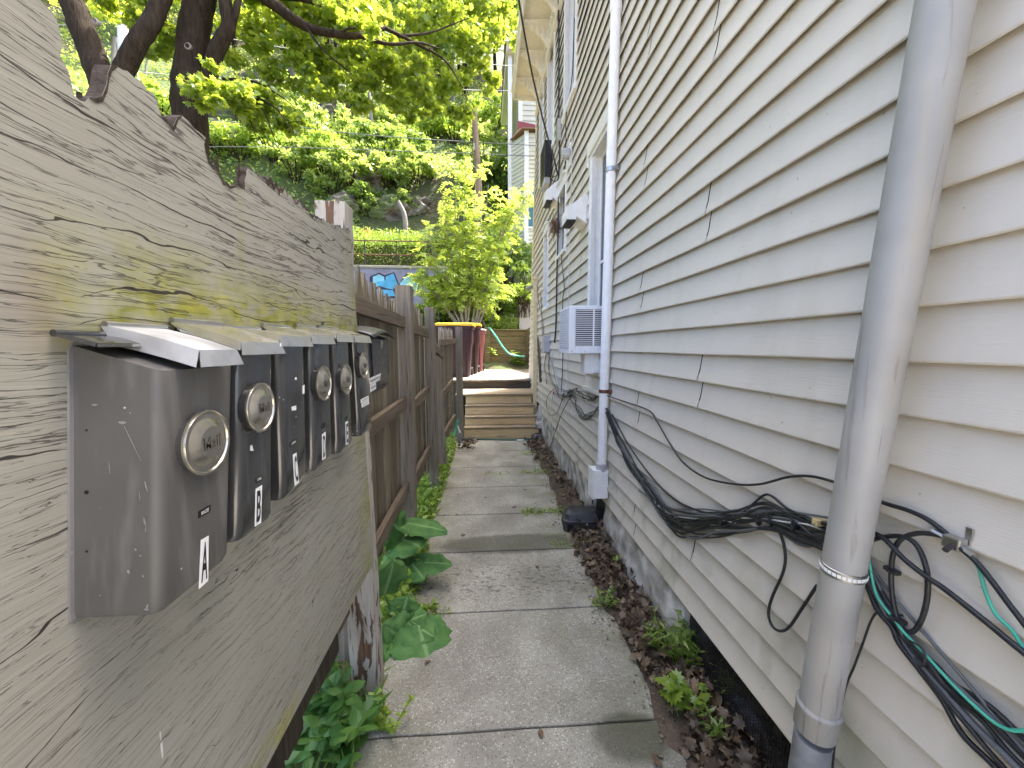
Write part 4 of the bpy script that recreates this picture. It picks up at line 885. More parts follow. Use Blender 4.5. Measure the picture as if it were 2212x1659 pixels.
cable([(1880, 1225), (1920, 1275), (1960, 1325), (2020, 1395), (2090, 1475), (2160, 1560), (2230, 1640), (2440, 1860), (2740, 2150)], .0036, 'cable_grey', 'thin grey cable running just above the lower right bundle')
cable([(1876, 1150), (1877, 1200), (1884, 1250), (1896, 1290), (1925, 1330), (1955, 1368), (2000, 1415), (2050, 1470), (2100, 1520), (2150, 1562), (2190, 1578), (2235, 1570), (2300, 1530), (2400, 1520), (2600, 1650)], .0032, 'cable_green', 'thin green ground wire woven through the lower right bundle', off=.04)
cable([(2075, 1188), (2096, 1200), (2115, 1228), (2128, 1275), (2150, 1325), (2185, 1360), (2230, 1415), (2380, 1490), (2600, 1650)], .0034, 'cable_green', 'green ground wire dropping from the metal splitter', off=.035)
cable([(2070, 1180), (2110, 1215), (2150, 1265), (2195, 1325), (2250, 1390), (2450, 1590), (2790, 1860)], .005, 'cable_black', 'black cable leaving the splitter beside the green wire', off=.04)
cable([(1950, 1330), (1935, 1326), (1910, 1318), (1895, 1322), (1880, 1345), (1862, 1395), (1845, 1440), (1830, 1475), (1818, 1520), (1808, 1570), (1800, 1640), (1796, 1700)], .0026, 'cable_black', 'thin dark wire dropping down behind the downspout foot')
cable([(1955, 1380), (1985, 1395), (1998, 1415), (1992, 1440), (1975, 1420)], .0024, 'cable_black', 'short thin wire end curling over the lower bundle', off=.05)
sp = thing('coax_splitter', 'small metal cable splitter screwed to the siding right of the downspout', 'splitter', tuple(RX(2062, 1172, b - .03)))
c = RX(2062, 1172, b - .035); q = MB(); q.obox(c, (.022, .030, .026)); q.build('body', MT['steel'], sp, bevel=.003)
q = MB(); q.obox(c + Vector((.014, -.012, .018)), (.004, .012, .036)); q.build('bracket', MT['steel'], sp, bevel=.001)
for d in (Vector((0, .026, .004)), Vector((-.004, -.024, -.006)), Vector((-.018, -.004, -.008))):
    q = MB(); q.tube([c + d * .45, c + d * 1.5], .0058, 6); q.build('connector', MT['dark_metal' if d.x < -.01 else 'steel'], sp, smooth=30)
for px_, py_, nm in ((1927, 1232, 0), (1940, 1338, 1)):
    c = RX(px_, py_, b - .035); q = MB(); q.obox(c, (.016, .030, .010)); q.lathe([(.004, -.014), (.003, -.008)], c, 'X', 10)
    tag(q.build('cable_clip', MT['black_plastic'], bevel=.002), ('black screw clip holding the upright cable loop on its left side', 'black tie block gripping loop and bundle together')[nm], 'clip')
# tangle beyond the conduit
G3 = 'cables tangled on the siding beyond the conduit'
def tangle(ctrl, n, amp, mats, label, seed, r=.004, group=G3):
    for i in range(n):
        rr = random.Random(seed + i); pts = [(x + rr.uniform(-amp, amp) * (.3 if j in (0, len(ctrl) - 1) else 1), y + rr.uniform(-amp, amp) * .8, .02 + .03 * rr.random()) for j, (x, y) in enumerate(ctrl)]
        cable(pts, r * rr.uniform(.7, 1.1), mats[i % len(mats)], label, group, seed=seed + i)
tangle([(1292, 880), (1275, 895), (1258, 905), (1245, 885), (1236, 862), (1232, 845)], 5, 9, ('cable_black', 'cable_grey'), 'dark cable in the tangle sagging from the conduit towards the utility box', 100)
tangle([(1290, 855), (1272, 862), (1255, 850), (1240, 845), (1225, 852), (1215, 858)], 5, 9, ('cable_black', 'cable_grey'), 'dark cable in the upper knot of the tangle beyond the conduit', 120)
tangle([(1232, 848), (1220, 860), (1208, 852), (1200, 838), (1193, 820), (1190, 790), (1188, 765)], 4, 7, ('cable_grey', 'cable_black'), 'dark wire rising from the tangle to the utility box', 140, .0036)
tangle([(1225, 850), (1212, 842), (1204, 825), (1198, 800), (1193, 765)], 4, 6, ('cable_white', 'cable_blue', 'cable_white', 'cable_white'), 'pale wire hanging below the grey utility box', 160, .003)
tangle([(1180, 765), (1178, 795), (1183, 815), (1181, 832)], 2, 4, ('cable_black',), 'dark wire end dangling left below the utility box', 180, .003)
def RZv(px, py, z): return RZ(px, py, z)
cable([on_wall(1236, 850), on_wall(1215, 890, .06), on_wall(1202, 925, .10), RX(1192, 955, .80), RX(1186, 985, .72), RX(1188, 1003, .70), RZ(1205, 1020, .03), RZ(1227, 1034, .02)], .0045, 'cable_black', 'long black cable drooping from the tangle down to the path')
cable([(1196, 840), (1184, 855), (1180, 875), (1188, 895), (1202, 893), (1212, 870), (1218, 850)], .0040, 'cable_black', 'black cable loop with a red connector below the utility box', off=.05)
cable([(1192, 880), (1194, 855), (1198, 838)], .0035, 'cable_white', 'short white cord hanging below the red connector', off=.055)
cable([(1190, 890), (1192, 910), (1200, 925)], .0035, 'cable_white', 'white cord trailing down the lowest clapboards by the steps', off=.04)
cable([(1236, 866), (1232, 885), (1242, 897), (1256, 890)], .0035, 'cable_white', 'white cord curling out of the tangle', off=.05)
rc = on_wall(1196, 848, .06); m = MB(); d = Vector((0, .03, -.02)); m.tube([rc - d, rc - d * .3, rc + d * .3, rc + d], [.006, .010, .010, .005], 10); tag(m.build('connector', MT['red_plastic'], smooth=40), 'small red cable connector below the utility box', 'connector')
# vertical wall cables
cable([on_wall(1206, -60, .03), (1207, 100), (1207, 250), (1209, 330), (1207, 372), (1206, 420), (1205, 520), (1203, 600), (1201, 700), (1198, 740)], .011, 'cable_black', 'thick black service cable running down the siding to the utility box')
cable([(1241, 40), (1236, 160), (1229, 215), (1223, 250), (1222, 320), (1219, 400), (1216, 520), (1213, 560), (1219, 620), (1215, 655), (1216, 760), (1214, 820), (1212, 846)], .0055, 'cable_black', 'thin black cable wandering down the siding past the small window')
cable([(1236, 260), (1234, 400), (1230, 520), (1228, 660), (1227, 760), (1226, 840)], .005, 'cable_white', 'thin cream cord running straight down the siding left of the tall window')
cable([(1168, 630), (1170, 680), (1172, 720), (1178, 735)], .005, 'cable_black', 'short black cable between the yellow post and the utility box')
cable([(1160, 615), (1162, 640), (1166, 665), (1172, 690), (1176, 740)], .004, 'cable_black', 'thin wire from the floodlight across the yellow post')
svc = [on_wall(1205, 378, .05), on_wall(1196, 340, .12), RY(1180, 285, 5.02), RY(1155, 185, 4.8), RY(1136, 90, 4.55), RY(1121, 0, 4.3), RY(1110, -90, 4.1), RY(1092, -300, 3.7)]
cable(svc, .011, 'cable_black', 'thick black service drop slanting from the siding up past the eaves', k=8)
cable([(1205, 378, .05), (1196, 382, .1), (1192, 388, .1), (1200, 392, .06), (1206, 385, .04)], .006, 'cable_black', 'small drip loop of black cable above the farther vent hood')
nest = MB(); c = on_wall(1200, 490, .05)
for i in range(60):
    rr = random.Random(i); a = Vector((rr.gauss(0, .02), rr.gauss(0, .05), rr.gauss(0, .05))); d = Vector((rr.gauss(0, .03), rr.gauss(0, .06), rr.gauss(0, .05))); nest.tube([c + a - d, c + a, c + a + d], .004, 5)
tag(nest.build('bird_nest', MT['dead_leaf']), 'clump of dry grass nest on the cables above the narrow window', 'nest')
# ================================================================ GROUND, PATH, STEPS, YARD
def interp(x, pts):
    if x <= pts[0][0]: return pts[0][1]
    for (a, u), (c, v) in zip(pts, pts[1:]):
        if x <= c: return lerp(u, v, (x - a) / (c - a))
    return pts[-1][1]
PROF = [(-10, 0), (7.0, 0), (9, .1), (13.0, 1.2), (13.3, 1.9), (15, 2.5), (15.3, 4.5), (17, 4.9), (17.5, 6.3), (18.4, 6.5), (20.4, 10.2), (26, 13.8), (34, 20), (45, 28.5), (60, 41), (90, 66)]
def terr(x, y):
    z = interp(y, PROF)
    z += max(0, -(x + 5)) * .24 * min(1, max(0, (y - 8) / 14))
    if x > -1.2 and 15 < y < 18.5: z = lerp(2.3, 6.6, (y - 14.5) / 4)
    f = min(1, max(0, (y - 17) / 8))
    return z + f * (1.1 * noise.noise(Vector((x * .13, y * .13, 0))) + .5 * noise.noise(Vector((x * .4, y * .4, 3))))
def sheet(name, xs, ys, fn, mat, kind='structure'):
    n = len(ys); vs = [(x, y, fn(x, y)) for x in xs for y in ys]
    fs = [(i * n + j, (i + 1) * n + j, (i + 1) * n + j + 1, i * n + j + 1) for i in range(len(xs) - 1) for j in range(n - 1)]
    return tag(MB().add(vs, fs).build(name, MT[mat], smooth=60), kind=kind)
sheet('ground', [-30, -20, -14, -9, -6, -4, -2.5, -1.5, -1, -.6, -.3, 0, .3, .6, .9, 1.2, 2, 4, 8, 16], [-6, -3, -1, 0, .5, 1, 1.5, 2, 2.5, 3, 3.5, 4, 5, 6, 7, 9, 11, 13.05], lambda x, y: interp(y, PROF) - .035 + .012 * noise.noise(Vector((x * 3, y * 3, 0))) + (max(0, -(x + 5)) * .24 * min(1, max(0, (y - 8) / 14))), 'soil')
ysh = sorted(set([13.0, 13.3, 14, 15, 15.3, 16, 17, 17.5, 18.4, 18.9, 19.4, 19.9, 20.4] + [20.4 + 1.2 * i for i in range(34)] + [62 + 5 * i for i in range(8)]))
sheet('hillside', [-75 + 1.5 * i for i in range(80)], ysh, terr, 'hill_soil')
sheet('bounce_pavement', [-12, -6, -2, 0, 2, 6, 12], [-14, -10, -6, -3, -1.0], lambda x, y: .0, 'wall_concrete')  # sunlit concrete added behind the camera to bounce light into the alley
def build_path():
    ys = [-.9, -.2, .46, RZ(1048, 1581).y, RZ(1048, 1323).y, RZ(1048, 1192).y, RZ(1048, 1112).y, RZ(1048, 1053).y, RZ(1048, 1010).y, RZ(1048, 975).y, 6.52]
    rr = random.Random(2); m = MB()
    for i in range(len(ys) - 1):
        a, c = ys[i] + .005, ys[i + 1] - .005; n = 14; top = []; tl = rr.uniform(-.002, .002)
        for k in range(n + 1):
            x = lerp(-.52, .80, k / n); top.append((x, a + .006 * noise.noise(Vector((x * 4, i, 0))), tl * .5 + .006))
        for k in range(n + 1):
            x = lerp(.80, -.52, k / n); top.append((x, c + .006 * noise.noise(Vector((x * 4, i + 1, 0))), -tl * .5 + .006))
        m.prism([Vector(p) for p in top], (0, 0, -.12))
    o = m.build('path', MT['concrete'], bevel=.006); tag(o, kind='structure')
build_path()

# ---- steps and deck
st = thing('wooden_steps', 'pale new-wood steps climbing from the path to the deck', 'steps', (.25, 6.6, 0))
YS = [6.58, 6.78, 6.98, 7.18]; tops = [RY(1080, 923, 6.56).z, RY(1080, 900, 6.76).z, RY(1080, 875.5, 6.96).z, RY(1080, 851, 7.14).z]
xs0 = RY(1003, 930, 6.58).x; xs1 = RY(1164, 935, 6.58).x
zprev = 0
for i in range(4):
    x1 = xs1 - .02 * i; q = MB(); q.box(xs0, x1, YS[i], YS[i] + .03, zprev + .003, tops[i] - .035); q.build('riser', MT['new_wood'], st, bevel=.003)
    if i < 3:
        q = MB(); q.box(xs0 - .006, x1 + .012, YS[i] - .012, YS[i] + .118, tops[i] - .034, tops[i]); q.box(xs0 - .006, x1 + .012, YS[i] + .122, YS[i + 1] - .001, tops[i] - .034, tops[i] - .001); q.build('tread', MT['tread_wood'], st, bevel=.004)
    zprev = tops[i]
YT = 8.15; q = MB(); xa, xb = RY(984, 850, 7.14).x, RY(1170, 851, 7.14).x
q.box(xa, xb, 7.14, 7.42, tops[3] - .036, tops[3]); q.box(xa, xb - .03, 7.425, YT - .04, tops[3] - .036, tops[3] - .001); q.build('landing', MT['tread_wood'], st, bevel=.004)
for x in (xs0 + .02, xs1 - .1): q = MB(); q.box(x, x + .04, YS[0] + .03, 7.9, .0, .12); q.prism([Vector((x, YS[0] + .06, .0)), Vector((x, YS[0] + .06, .05)), Vector((x, 7.3, tops[3] - .20)), Vector((x, 7.9, tops[3] - .06)), Vector((x, 7.9, .12))], (.04, 0, 0)); q.build('stringer', MT['dark_wood'], st)
deck = thing('wooden_deck', 'worn grey plank deck behind the steps with a sunlit patch', 'deck', (.3, 10, .9))
ZD = RY(1080, 820, YT - .05).z; xd0 = -1.7; xd1 = b + .6
q = MB(); n = 0; x = RY(1002, 820, YT).x - .137 * 9; rr = random.Random(8)
while x < xd1:
    e = rr.uniform(-.02, .02); q.box(x + .004, x + .133, YT - .06 + e, 12.85, ZD - .032 + rr.uniform(-.003, .003), ZD + rr.uniform(-.004, .002)); x += .137
q.build('deck_boards', MT['deck_wood'], deck, bevel=.004)
q = MB(); q.box(RY(1002, 830, YT).x - .02, RY(1157, 830, YT).x + .08, YT, YT + .04, tops[3] - .03, ZD - .034); q.box(xd0, RY(1002, 830, YT).x - .03, YT + .01, YT + .04, .1, ZD - .036); q.build('fascia', MT['deck_fascia'], deck, bevel=.004)
# black post left of the landing / hose
hs = thing('garden_hose', 'dark green hose lying across the foot of the steps', 'hose', (.2, 6.5, 0))
MB().tube(spline([RZ(985, 951, .02), RZ(1005, 948, .02), RZ(1050, 949, .015), RZ(1100, 950, .02), RZ(1150, 949, .02), RZ(1175, 946, .03)], 6), .011, 8).build('tube', MT['dark_hose'], hs, smooth=60)
MB().tube([RZ(1117, 951, .025), RZ(1131, 951, .025)], .013, 8).build('fitting', MT['sticker_white'], hs, smooth=60)
o = MB().tube(spline([RY(988, 905, 6.3), RY(987, 915, 6.28), RY(984, 930, 6.3), RY(981, 942, 6.32)], 6), .018, 8).build('hose_end', MT['hose'], smooth=60); tag(o, 'bright green hose end hanging behind the fence post by the steps', 'hose')
o = MB().tube([RY(988, 918, 6.35), RY(994, 935, 6.33)], .014, 8).build('plastic_pipe', MT['sticker_white'], smooth=60); tag(o, 'short white plastic pipe leaning next to the green hose end', 'pipe')
o = MB().tube(spline([RY(1056, 708, 12.0), RY(1060, 712, 11.9), RY(1072, 728, 11.9), RY(1085, 748, 11.9), RY(1100, 764, 11.9), RY(1118, 769, 11.9), RY(1133, 770, 11.9)], 6), .028, 10).build('garden_hose', MT['hose'], smooth=60); tag(o, 'pale green garden hose swooping across the timber retaining wall', 'hose')
# retaining wall of timbers
rw = thing('retaining_wall', 'brown timber retaining wall at the back of the deck', 'retaining wall', (.8, 12.9, ZD)); YR = 12.6
zt = RY(1090, 714, YR).z; x0 = -1.8; x1 = RY(1136, 720, YR).x; nb = 6; rr = random.Random(5)
for i in range(nb):
    za, zb = lerp(ZD, zt, i / nb), lerp(ZD, zt, (i + 1) / nb); q = MB(); q.box(x0, x1 + .6, YR + rr.uniform(-.012, .012), YR + .08, za + .01, zb - .004); q.build('board', MT['timber'], rw, bevel=.006)
q = MB(); q.box(x0, x1 + .6, YR - .05, YR + .14, zt, zt + .04); q.build('cap', MT['timber'], rw, bevel=.006)
for px_ in (1052,): x = RY(px_, 720, YR).x; q = MB(); q.box(x - .09, x + .09, YR - .13, YR - .02, ZD, zt + .10); q.build('post', MT['timber'], rw, bevel=.01)
q = MB(); q.prism([Vector((x1, YR - .03, ZD)), Vector((x1, YR - .03, zt + .02)), Vector((x1 + .4, YR - 2.2, zt + .35)), Vector((x1 + .4, YR - 2.2, ZD))], (.09, 0, 0)); q.build('side_wall', MT['timber'], rw)
# ---- bins
def bin_(name_label, x0, x1, y0, y1, z0, z1, body, lid, lidth=.05, seed=0, open_=0):
    t = thing('trash_bin', name_label, 'trash bin', ((x0 + x1) / 2, (y0 + y1) / 2, z0), 'wheeled trash bins on the deck'); hgt = z1 - z0
    def ringz(z, ins, rd=.06):
        a0, a1, c0, c1 = x0 + ins, x1 - ins, y0 + ins, y1 - ins; out = []
        for cx, cy, st_ in ((a1 - rd, c1 - rd, 0), (a0 + rd, c1 - rd, 90), (a0 + rd, c0 + rd, 180), (a1 - rd, c0 + rd, 270)):
            for k in range(5): a = math.radians(st_ + 22.5 * k); out.append(Vector((cx + rd * math.cos(a), cy + rd * math.sin(a), z)))
        return out
    lv = [(z0, .10), (z0 + hgt * .05, .09), (z0 + hgt * .62, .045), (z0 + hgt * .70, .02), (z0 + hgt * .93, .015), (z0 + hgt * .935, -.012), (z1, -.012)]
    m = MB(); vs = [p for z, i in lv for p in ringz(z, i)]; n = 20
    m.add(vs, [(i * n + k, i * n + (k + 1) % n, (i + 1) * n + (k + 1) % n, (i + 1) * n + k) for i in range(len(lv) - 1) for k in range(n)] + [tuple(range(n))[::-1]])
    o = m.build('body', MT[body], t, smooth=30)
    for xx in (x0 + .14, x1 - .14):
        r = MB(); r.box(xx - .02, xx + .02, y0 + .02, y0 + .08, z0 + .03, z0 + hgt * .64); r.build('rib', MT[body], t, bevel=.01)
    L = MB(); vs = [p for z, i in ((z1 + .002, -.03), (z1 + lidth, -.025), (z1 + lidth + .02, .05), (z1 + lidth + .03, .2)) for p in ringz(z, i)]
    L.add(vs, [(i * n + k, i * n + (k + 1) % n, (i + 1) * n + (k + 1) % n, (i + 1) * n + k) for i in range(3) for k in range(n)] + [tuple(range(n))[::-1], tuple(60 + k for k in range(n))])
    lo = L.build('lid', MT[lid], t, smooth=30); h = MB(); h.box((x0 + x1) / 2 - .16, (x0 + x1) / 2 + .16, y0 - .055, y0 - .03, z1 + .01, z1 + .035); h.build('lid_handle', MT[lid], lo, bevel=.006)
    for xx in (x0 + .06, x1 - .06): MB().lathe([(.10, -.025), (.10, .025)], (xx, y1 - .06, z0 + .10), 'X', 20).build('wheel', MT['black_plastic'], t, smooth=40)
YB = 8.75; bx1 = RY(1036, 740, YB).x; zb1 = RY(1020, 704, YB).z
bin_('maroon trash bin with a yellow lid, the front one by the fence', bx1 - 1.0, bx1 - .14, YB, YB + .80, ZD, zb1, 'maroon_plastic', 'yellow_plastic')
bin_('maroon trash bin with a yellow lid half hidden behind the front bin', RY(1038, 740, YB + .95).x - .88, RY(1038, 740, YB + .95).x, YB + .95, YB + 1.75, ZD, RY(1030, 704, YB + .95).z, 'maroon_plastic', 'yellow_plastic')
YB2 = 10.7; fx1 = RY(1050, 740, YB2).x; bin_('faded pinkish-red trash bin standing behind the yellow-lidded maroon bins', fx1 - .62, fx1 - .02, YB2, YB2 + .6, ZD, RY(1040, 714, YB2).z, 'faded_red', 'grey_plastic', .03)
# ---- bait boxes
def bait(p0, label, w, d, hgt, rz, mat='bait_plastic'):
    t = thing('bait_box', label, 'bait box', tuple(p0)); M3 = Matrix.Rotation(rz, 3, 'Z'); p0 = Vector(p0)
    def ring(z, ix, iy, ch=.03):
        a, c = w / 2 - ix, d / 2 - iy; q = [(-a + ch, -c), (a - ch, -c), (a, -c + ch), (a, c - ch), (a - ch, c), (-a + ch, c), (-a, c - ch), (-a, -c + ch)]
        return [p0 + M3 @ Vector((x, y, z)) for x, y in q]
    lv = [(0, .0, .0), (hgt * .12, -.004, -.004), (hgt * .48, .004, .004), (hgt * .50, -.003, -.003), (hgt * .56, -.003, -.003), (hgt * .60, .008, .010), (hgt * .84, .018, .028), (hgt, .04, .055)]
    m = MB(); m.add([p for l in lv for p in ring(*l)], [(i * 8 + k, i * 8 + (k + 1) % 8, (i + 1) * 8 + (k + 1) % 8, (i + 1) * 8 + k) for i in range(7) for k in range(8)] + [tuple(range(8))[::-1], tuple(56 + k for k in range(8))]); m.build('shell', MT[mat], t, bevel=.006)
    q = MB(); q.add([p0 + M3 @ Vector(v) for v in ((-w / 2 - .002, -d * .30, .012), (-w / 2 - .002, -d * .02, .012), (-w / 2 - .002, -d * .02, hgt * .4), (-w / 2 - .002, -d * .30, hgt * .4))], [(0, 1, 2, 3)]); q.prism([p0 + M3 @ Vector(v) for v in ((-w * .42, -d / 2 - .003, .02), (-w * .27, -d / 2 - .003, .02), (-w * .27, -d / 2 - .003, hgt * .42), (-w * .42, -d / 2 - .003, hgt * .42))], M3 @ Vector((0, -.002, 0))); q.build('entry_hole_dark', MT['painted_dark'], t)  # black patches painting the darkness of the openings
    q = MB()
    for s in (-1, 1): q.obox(p0 + M3 @ Vector((s * w * .26, d * .12, hgt + .001)), (w * .16, .035, .008), M3)
    q.build('latch', MT[mat], t, bevel=.003)
p = RZ(1262, 1150); bait((p.x, p.y + .10, .006), 'black plastic rodent bait box on the path edge among the dead leaves', .335, .23, .168, math.radians(-5))
p = RZ(1172, 952); bait((p.x + .03, p.y + .03, .01), 'blue-black bait box lying at the right foot of the wooden steps', .42, .22, .11, math.radians(4))
# rocks under the steps side
def rockmesh(c, r, seed, mat, sq=(1, 1, 1), amp=.35, lab='', cat='rock', sub=3, name='rock', group=None):
    bm = bmesh.new(); bmesh.ops.create_icosphere(bm, subdivisions=sub, radius=1); c = Vector(c)
    for v in bm.verts:
        d = 1 + amp * noise.fractal(v.co * 1.3 + Vector((seed * 7, 0, 0)), .9, 2.1, 4); v.co = c + Vector((v.co.x * r * sq[0] * d, v.co.y * r * sq[1] * d, v.co.z * r * sq[2] * d))
    me = bpy.data.meshes.new(name); bm.to_mesh(me); bm.free(); me.materials.append(MT[mat]); me.polygons.foreach_set('use_smooth', [True] * len(me.polygons)); me.set_sharp_from_angle(angle=math.radians(38))
    return tag(link(name, me), lab, cat, group)
rockmesh(RY(1190, 905, 6.75), .26, 1, 'rubble', (1, .8, .9), .3, 'rough grey boulder wedged between the steps and the siding')
rockmesh(RY(1172, 920, 6.6), .12, 2, 'rubble', (1, .8, .8), .3, 'smaller pale stone in front of the boulder by the steps')
p = RZ(1288, 1130); rockmesh((p.x, p.y + .22, .05), .05, 5, 'brick', (1, .8, .8), .3, 'small broken brick lump behind the near bait box', sub=2)
# ================================================================ LEAF GEOMETRY
def leaf_cloud(name, mat, cen, size, half, parent=None, up=.6, seed=0, droop=0.0, normals=None, dirs=None):
    """every leaf is two folded halves sharing a midrib; cen (N,3), size (N,)"""
    g = np.random.default_rng(seed); cen = np.asarray(cen, float); N = len(cen); size = np.asarray(size, float)
    if normals is None:
        nr = g.normal(size=(N, 3)); nr /= np.linalg.norm(nr, axis=1)[:, None]; nr[:, 2] += up * 1.6
    else: nr = np.asarray(normals, float) + g.normal(size=(N, 3)) * .25
    nr /= np.linalg.norm(nr, axis=1)[:, None]
    t = g.normal(size=(N, 3)) if dirs is None else np.asarray(dirs, float)
    t[:, 2] -= droop; t -= nr * (t * nr).sum(1)[:, None]; t /= np.linalg.norm(t, axis=1)[:, None] + 1e-9; w = np.cross(nr, t)
    tv, tf = half; tv = np.asarray(tv, float); k = len(tv)
    V = cen[:, None, :] + size[:, None, None] * (tv[None, :, 0:1] * t[:, None, :] + tv[None, :, 1:2] * w[:, None, :] + tv[None, :, 2:3] * nr[:, None, :])
    V = V.reshape(-1, 3); fl = np.concatenate([np.asarray(f) for f in tf]); ln = np.asarray([len(f) for f in tf])
    L = (fl[None, :] + (np.arange(N) * k)[:, None]).reshape(-1); tot = np.tile(ln, N); start = np.concatenate([[0], np.cumsum(tot)[:-1]])
    me = bpy.data.meshes.new(name); me.vertices.add(len(V)); me.vertices.foreach_set('co', V.ravel()); me.loops.add(len(L)); me.loops.foreach_set('vertex_index', L.astype(np.int32))
    me.polygons.add(len(tot)); me.polygons.foreach_set('loop_start', start.astype(np.int32)); me.polygons.foreach_set('loop_total', tot.astype(np.int32)); me.update(calc_edges=True); me.validate()
    me.materials.append(MT[mat]); return link(name, me, parent)
MAPLE = ([(0, 0, 0), (.30, 0, .02), (1, 0, -.10), (.72, .13, -.03), (.80, .42, -.10), (.55, .30, 0), (.46, .60, -.12), (.22, .36, -.02), (.02, .44, -.12), (.72, -.13, -.03), (.80, -.42, -.10), (.55, -.30, 0), (.46, -.60, -.12), (.22, -.36, -.02), (.02, -.44, -.12)],
         [(0, 1, 7, 8), (1, 5, 6, 7), (1, 2, 3, 4, 5), (0, 14, 13, 1), (1, 13, 12, 11), (1, 11, 10, 9, 2)])
OVAL = ([(0, 0, 0), (.35, 0, .03), (1, 0, -.14), (.30, .26, -.04), (.65, .22, -.09), (.30, -.26, -.04), (.65, -.22, -.09)], [(0, 1, 3), (1, 2, 4, 3), (0, 5, 1), (1, 5, 6, 2)])
QUAD = ([(0, 0, 0), (1, 0, -.1), (.5, .34, -.06), (.5, -.34, -.06)], [(0, 1, 2), (0, 3, 1)])
LANCE = ([(0, 0, 0), (.5, 0, .03), (1, 0, -.2), (.4, .13, 0), (.4, -.13, 0)], [(0, 1, 3), (1, 2, 3), (0, 4, 1), (1, 4, 2)])
def ball(c, r, n, g, sq=(1, 1, .8), shell=.45):
    d = g.normal(size=(n, 3)); d /= np.linalg.norm(d, axis=1)[:, None]; rad = r * (shell + (1 - shell) * g.random(n)) ** .7
    return np.asarray(c) + d * rad[:, None] * np.asarray(sq)
def clumps(c, r, n_cl, per, g, sq=(1, 1, .8), cr=.3):
    cc = ball(c, r, n_cl, g, sq, .3); return np.concatenate([ball(q, r * cr * g.uniform(.6, 1.3), per, g, (1, 1, .6), .1) for q in cc])

# ---- grass along the path, yard grass
def build_grass():
    g = np.random.default_rng(3); P = []
    def strip(n, x0, x1, y0, y1): 
        p = np.stack([g.uniform(x0, x1, n), g.uniform(y0, y1, n)], 1); return p
    P = np.concatenate([strip(2600, -.66, -.50, 2.5, 6.3), strip(6500, -2.2, -.62, .6, 4.5), strip(4200, -1.4, -.60, 4.0, 7), strip(300, -.60, -.5, 1.2, 2.5)])
    z = np.full(len(P), -.035); cen = np.column_stack([P, z]); dirs = g.normal(size=(len(P), 3)) * .35; dirs[:, 2] = 1
    nr = g.normal(size=(len(P), 3)); nr[:, 2] *= .1
    o = leaf_cloud('grass', 'grass_blade', cen, g.uniform(.05, .17, len(P)), ([(0, .05, 0), (0, -.05, 0), (.6, -.035, .06), (.6, .035, .06), (1, 0, .2)], [(0, 1, 2, 3), (3, 2, 4)]), None, seed=4, normals=nr, dirs=dirs)
    tag(o, kind='stuff')
    # low ferny ground cover by the fence foot
    Q = np.concatenate([strip(2200, -.68, -.47, 2.0, 3.0), strip(3000, -.72, -.48, 3.0, 6.2), strip(60, -.50, -.40, 2.1, 2.6)])
    cen = np.column_stack([Q, np.abs(g.normal(size=len(Q))) * .075])
    tag(leaf_cloud('ground_cover', 'lime_leaf', cen, g.uniform(.022, .058, len(Q)), OVAL, None, .8, 5), kind='stuff')
    # moss and seedlings in the slab joints
    M = []
    for (x0, x1, y, n, s) in ((.33, .80, 3.56, 420, .03), (.52, .85, 2.93, 160, .025), (.45, .80, 4.75, 200, .03), (-.05, .30, 4.7, 60, .02), (-.40, -.22, 2.21, 80, .02), (.5, .8, 5.6, 120, .03)):
        M.append(np.column_stack([g.uniform(x0, x1, n), y + g.normal(size=n) * s * 1.4, .008 + np.abs(g.normal(size=n)) * .016]))
    M = np.concatenate(M); tag(leaf_cloud('joint_weeds', 'lime_leaf', M, g.uniform(.010, .026, len(M)), OVAL, None, .7, 6), kind='stuff')
build_grass()
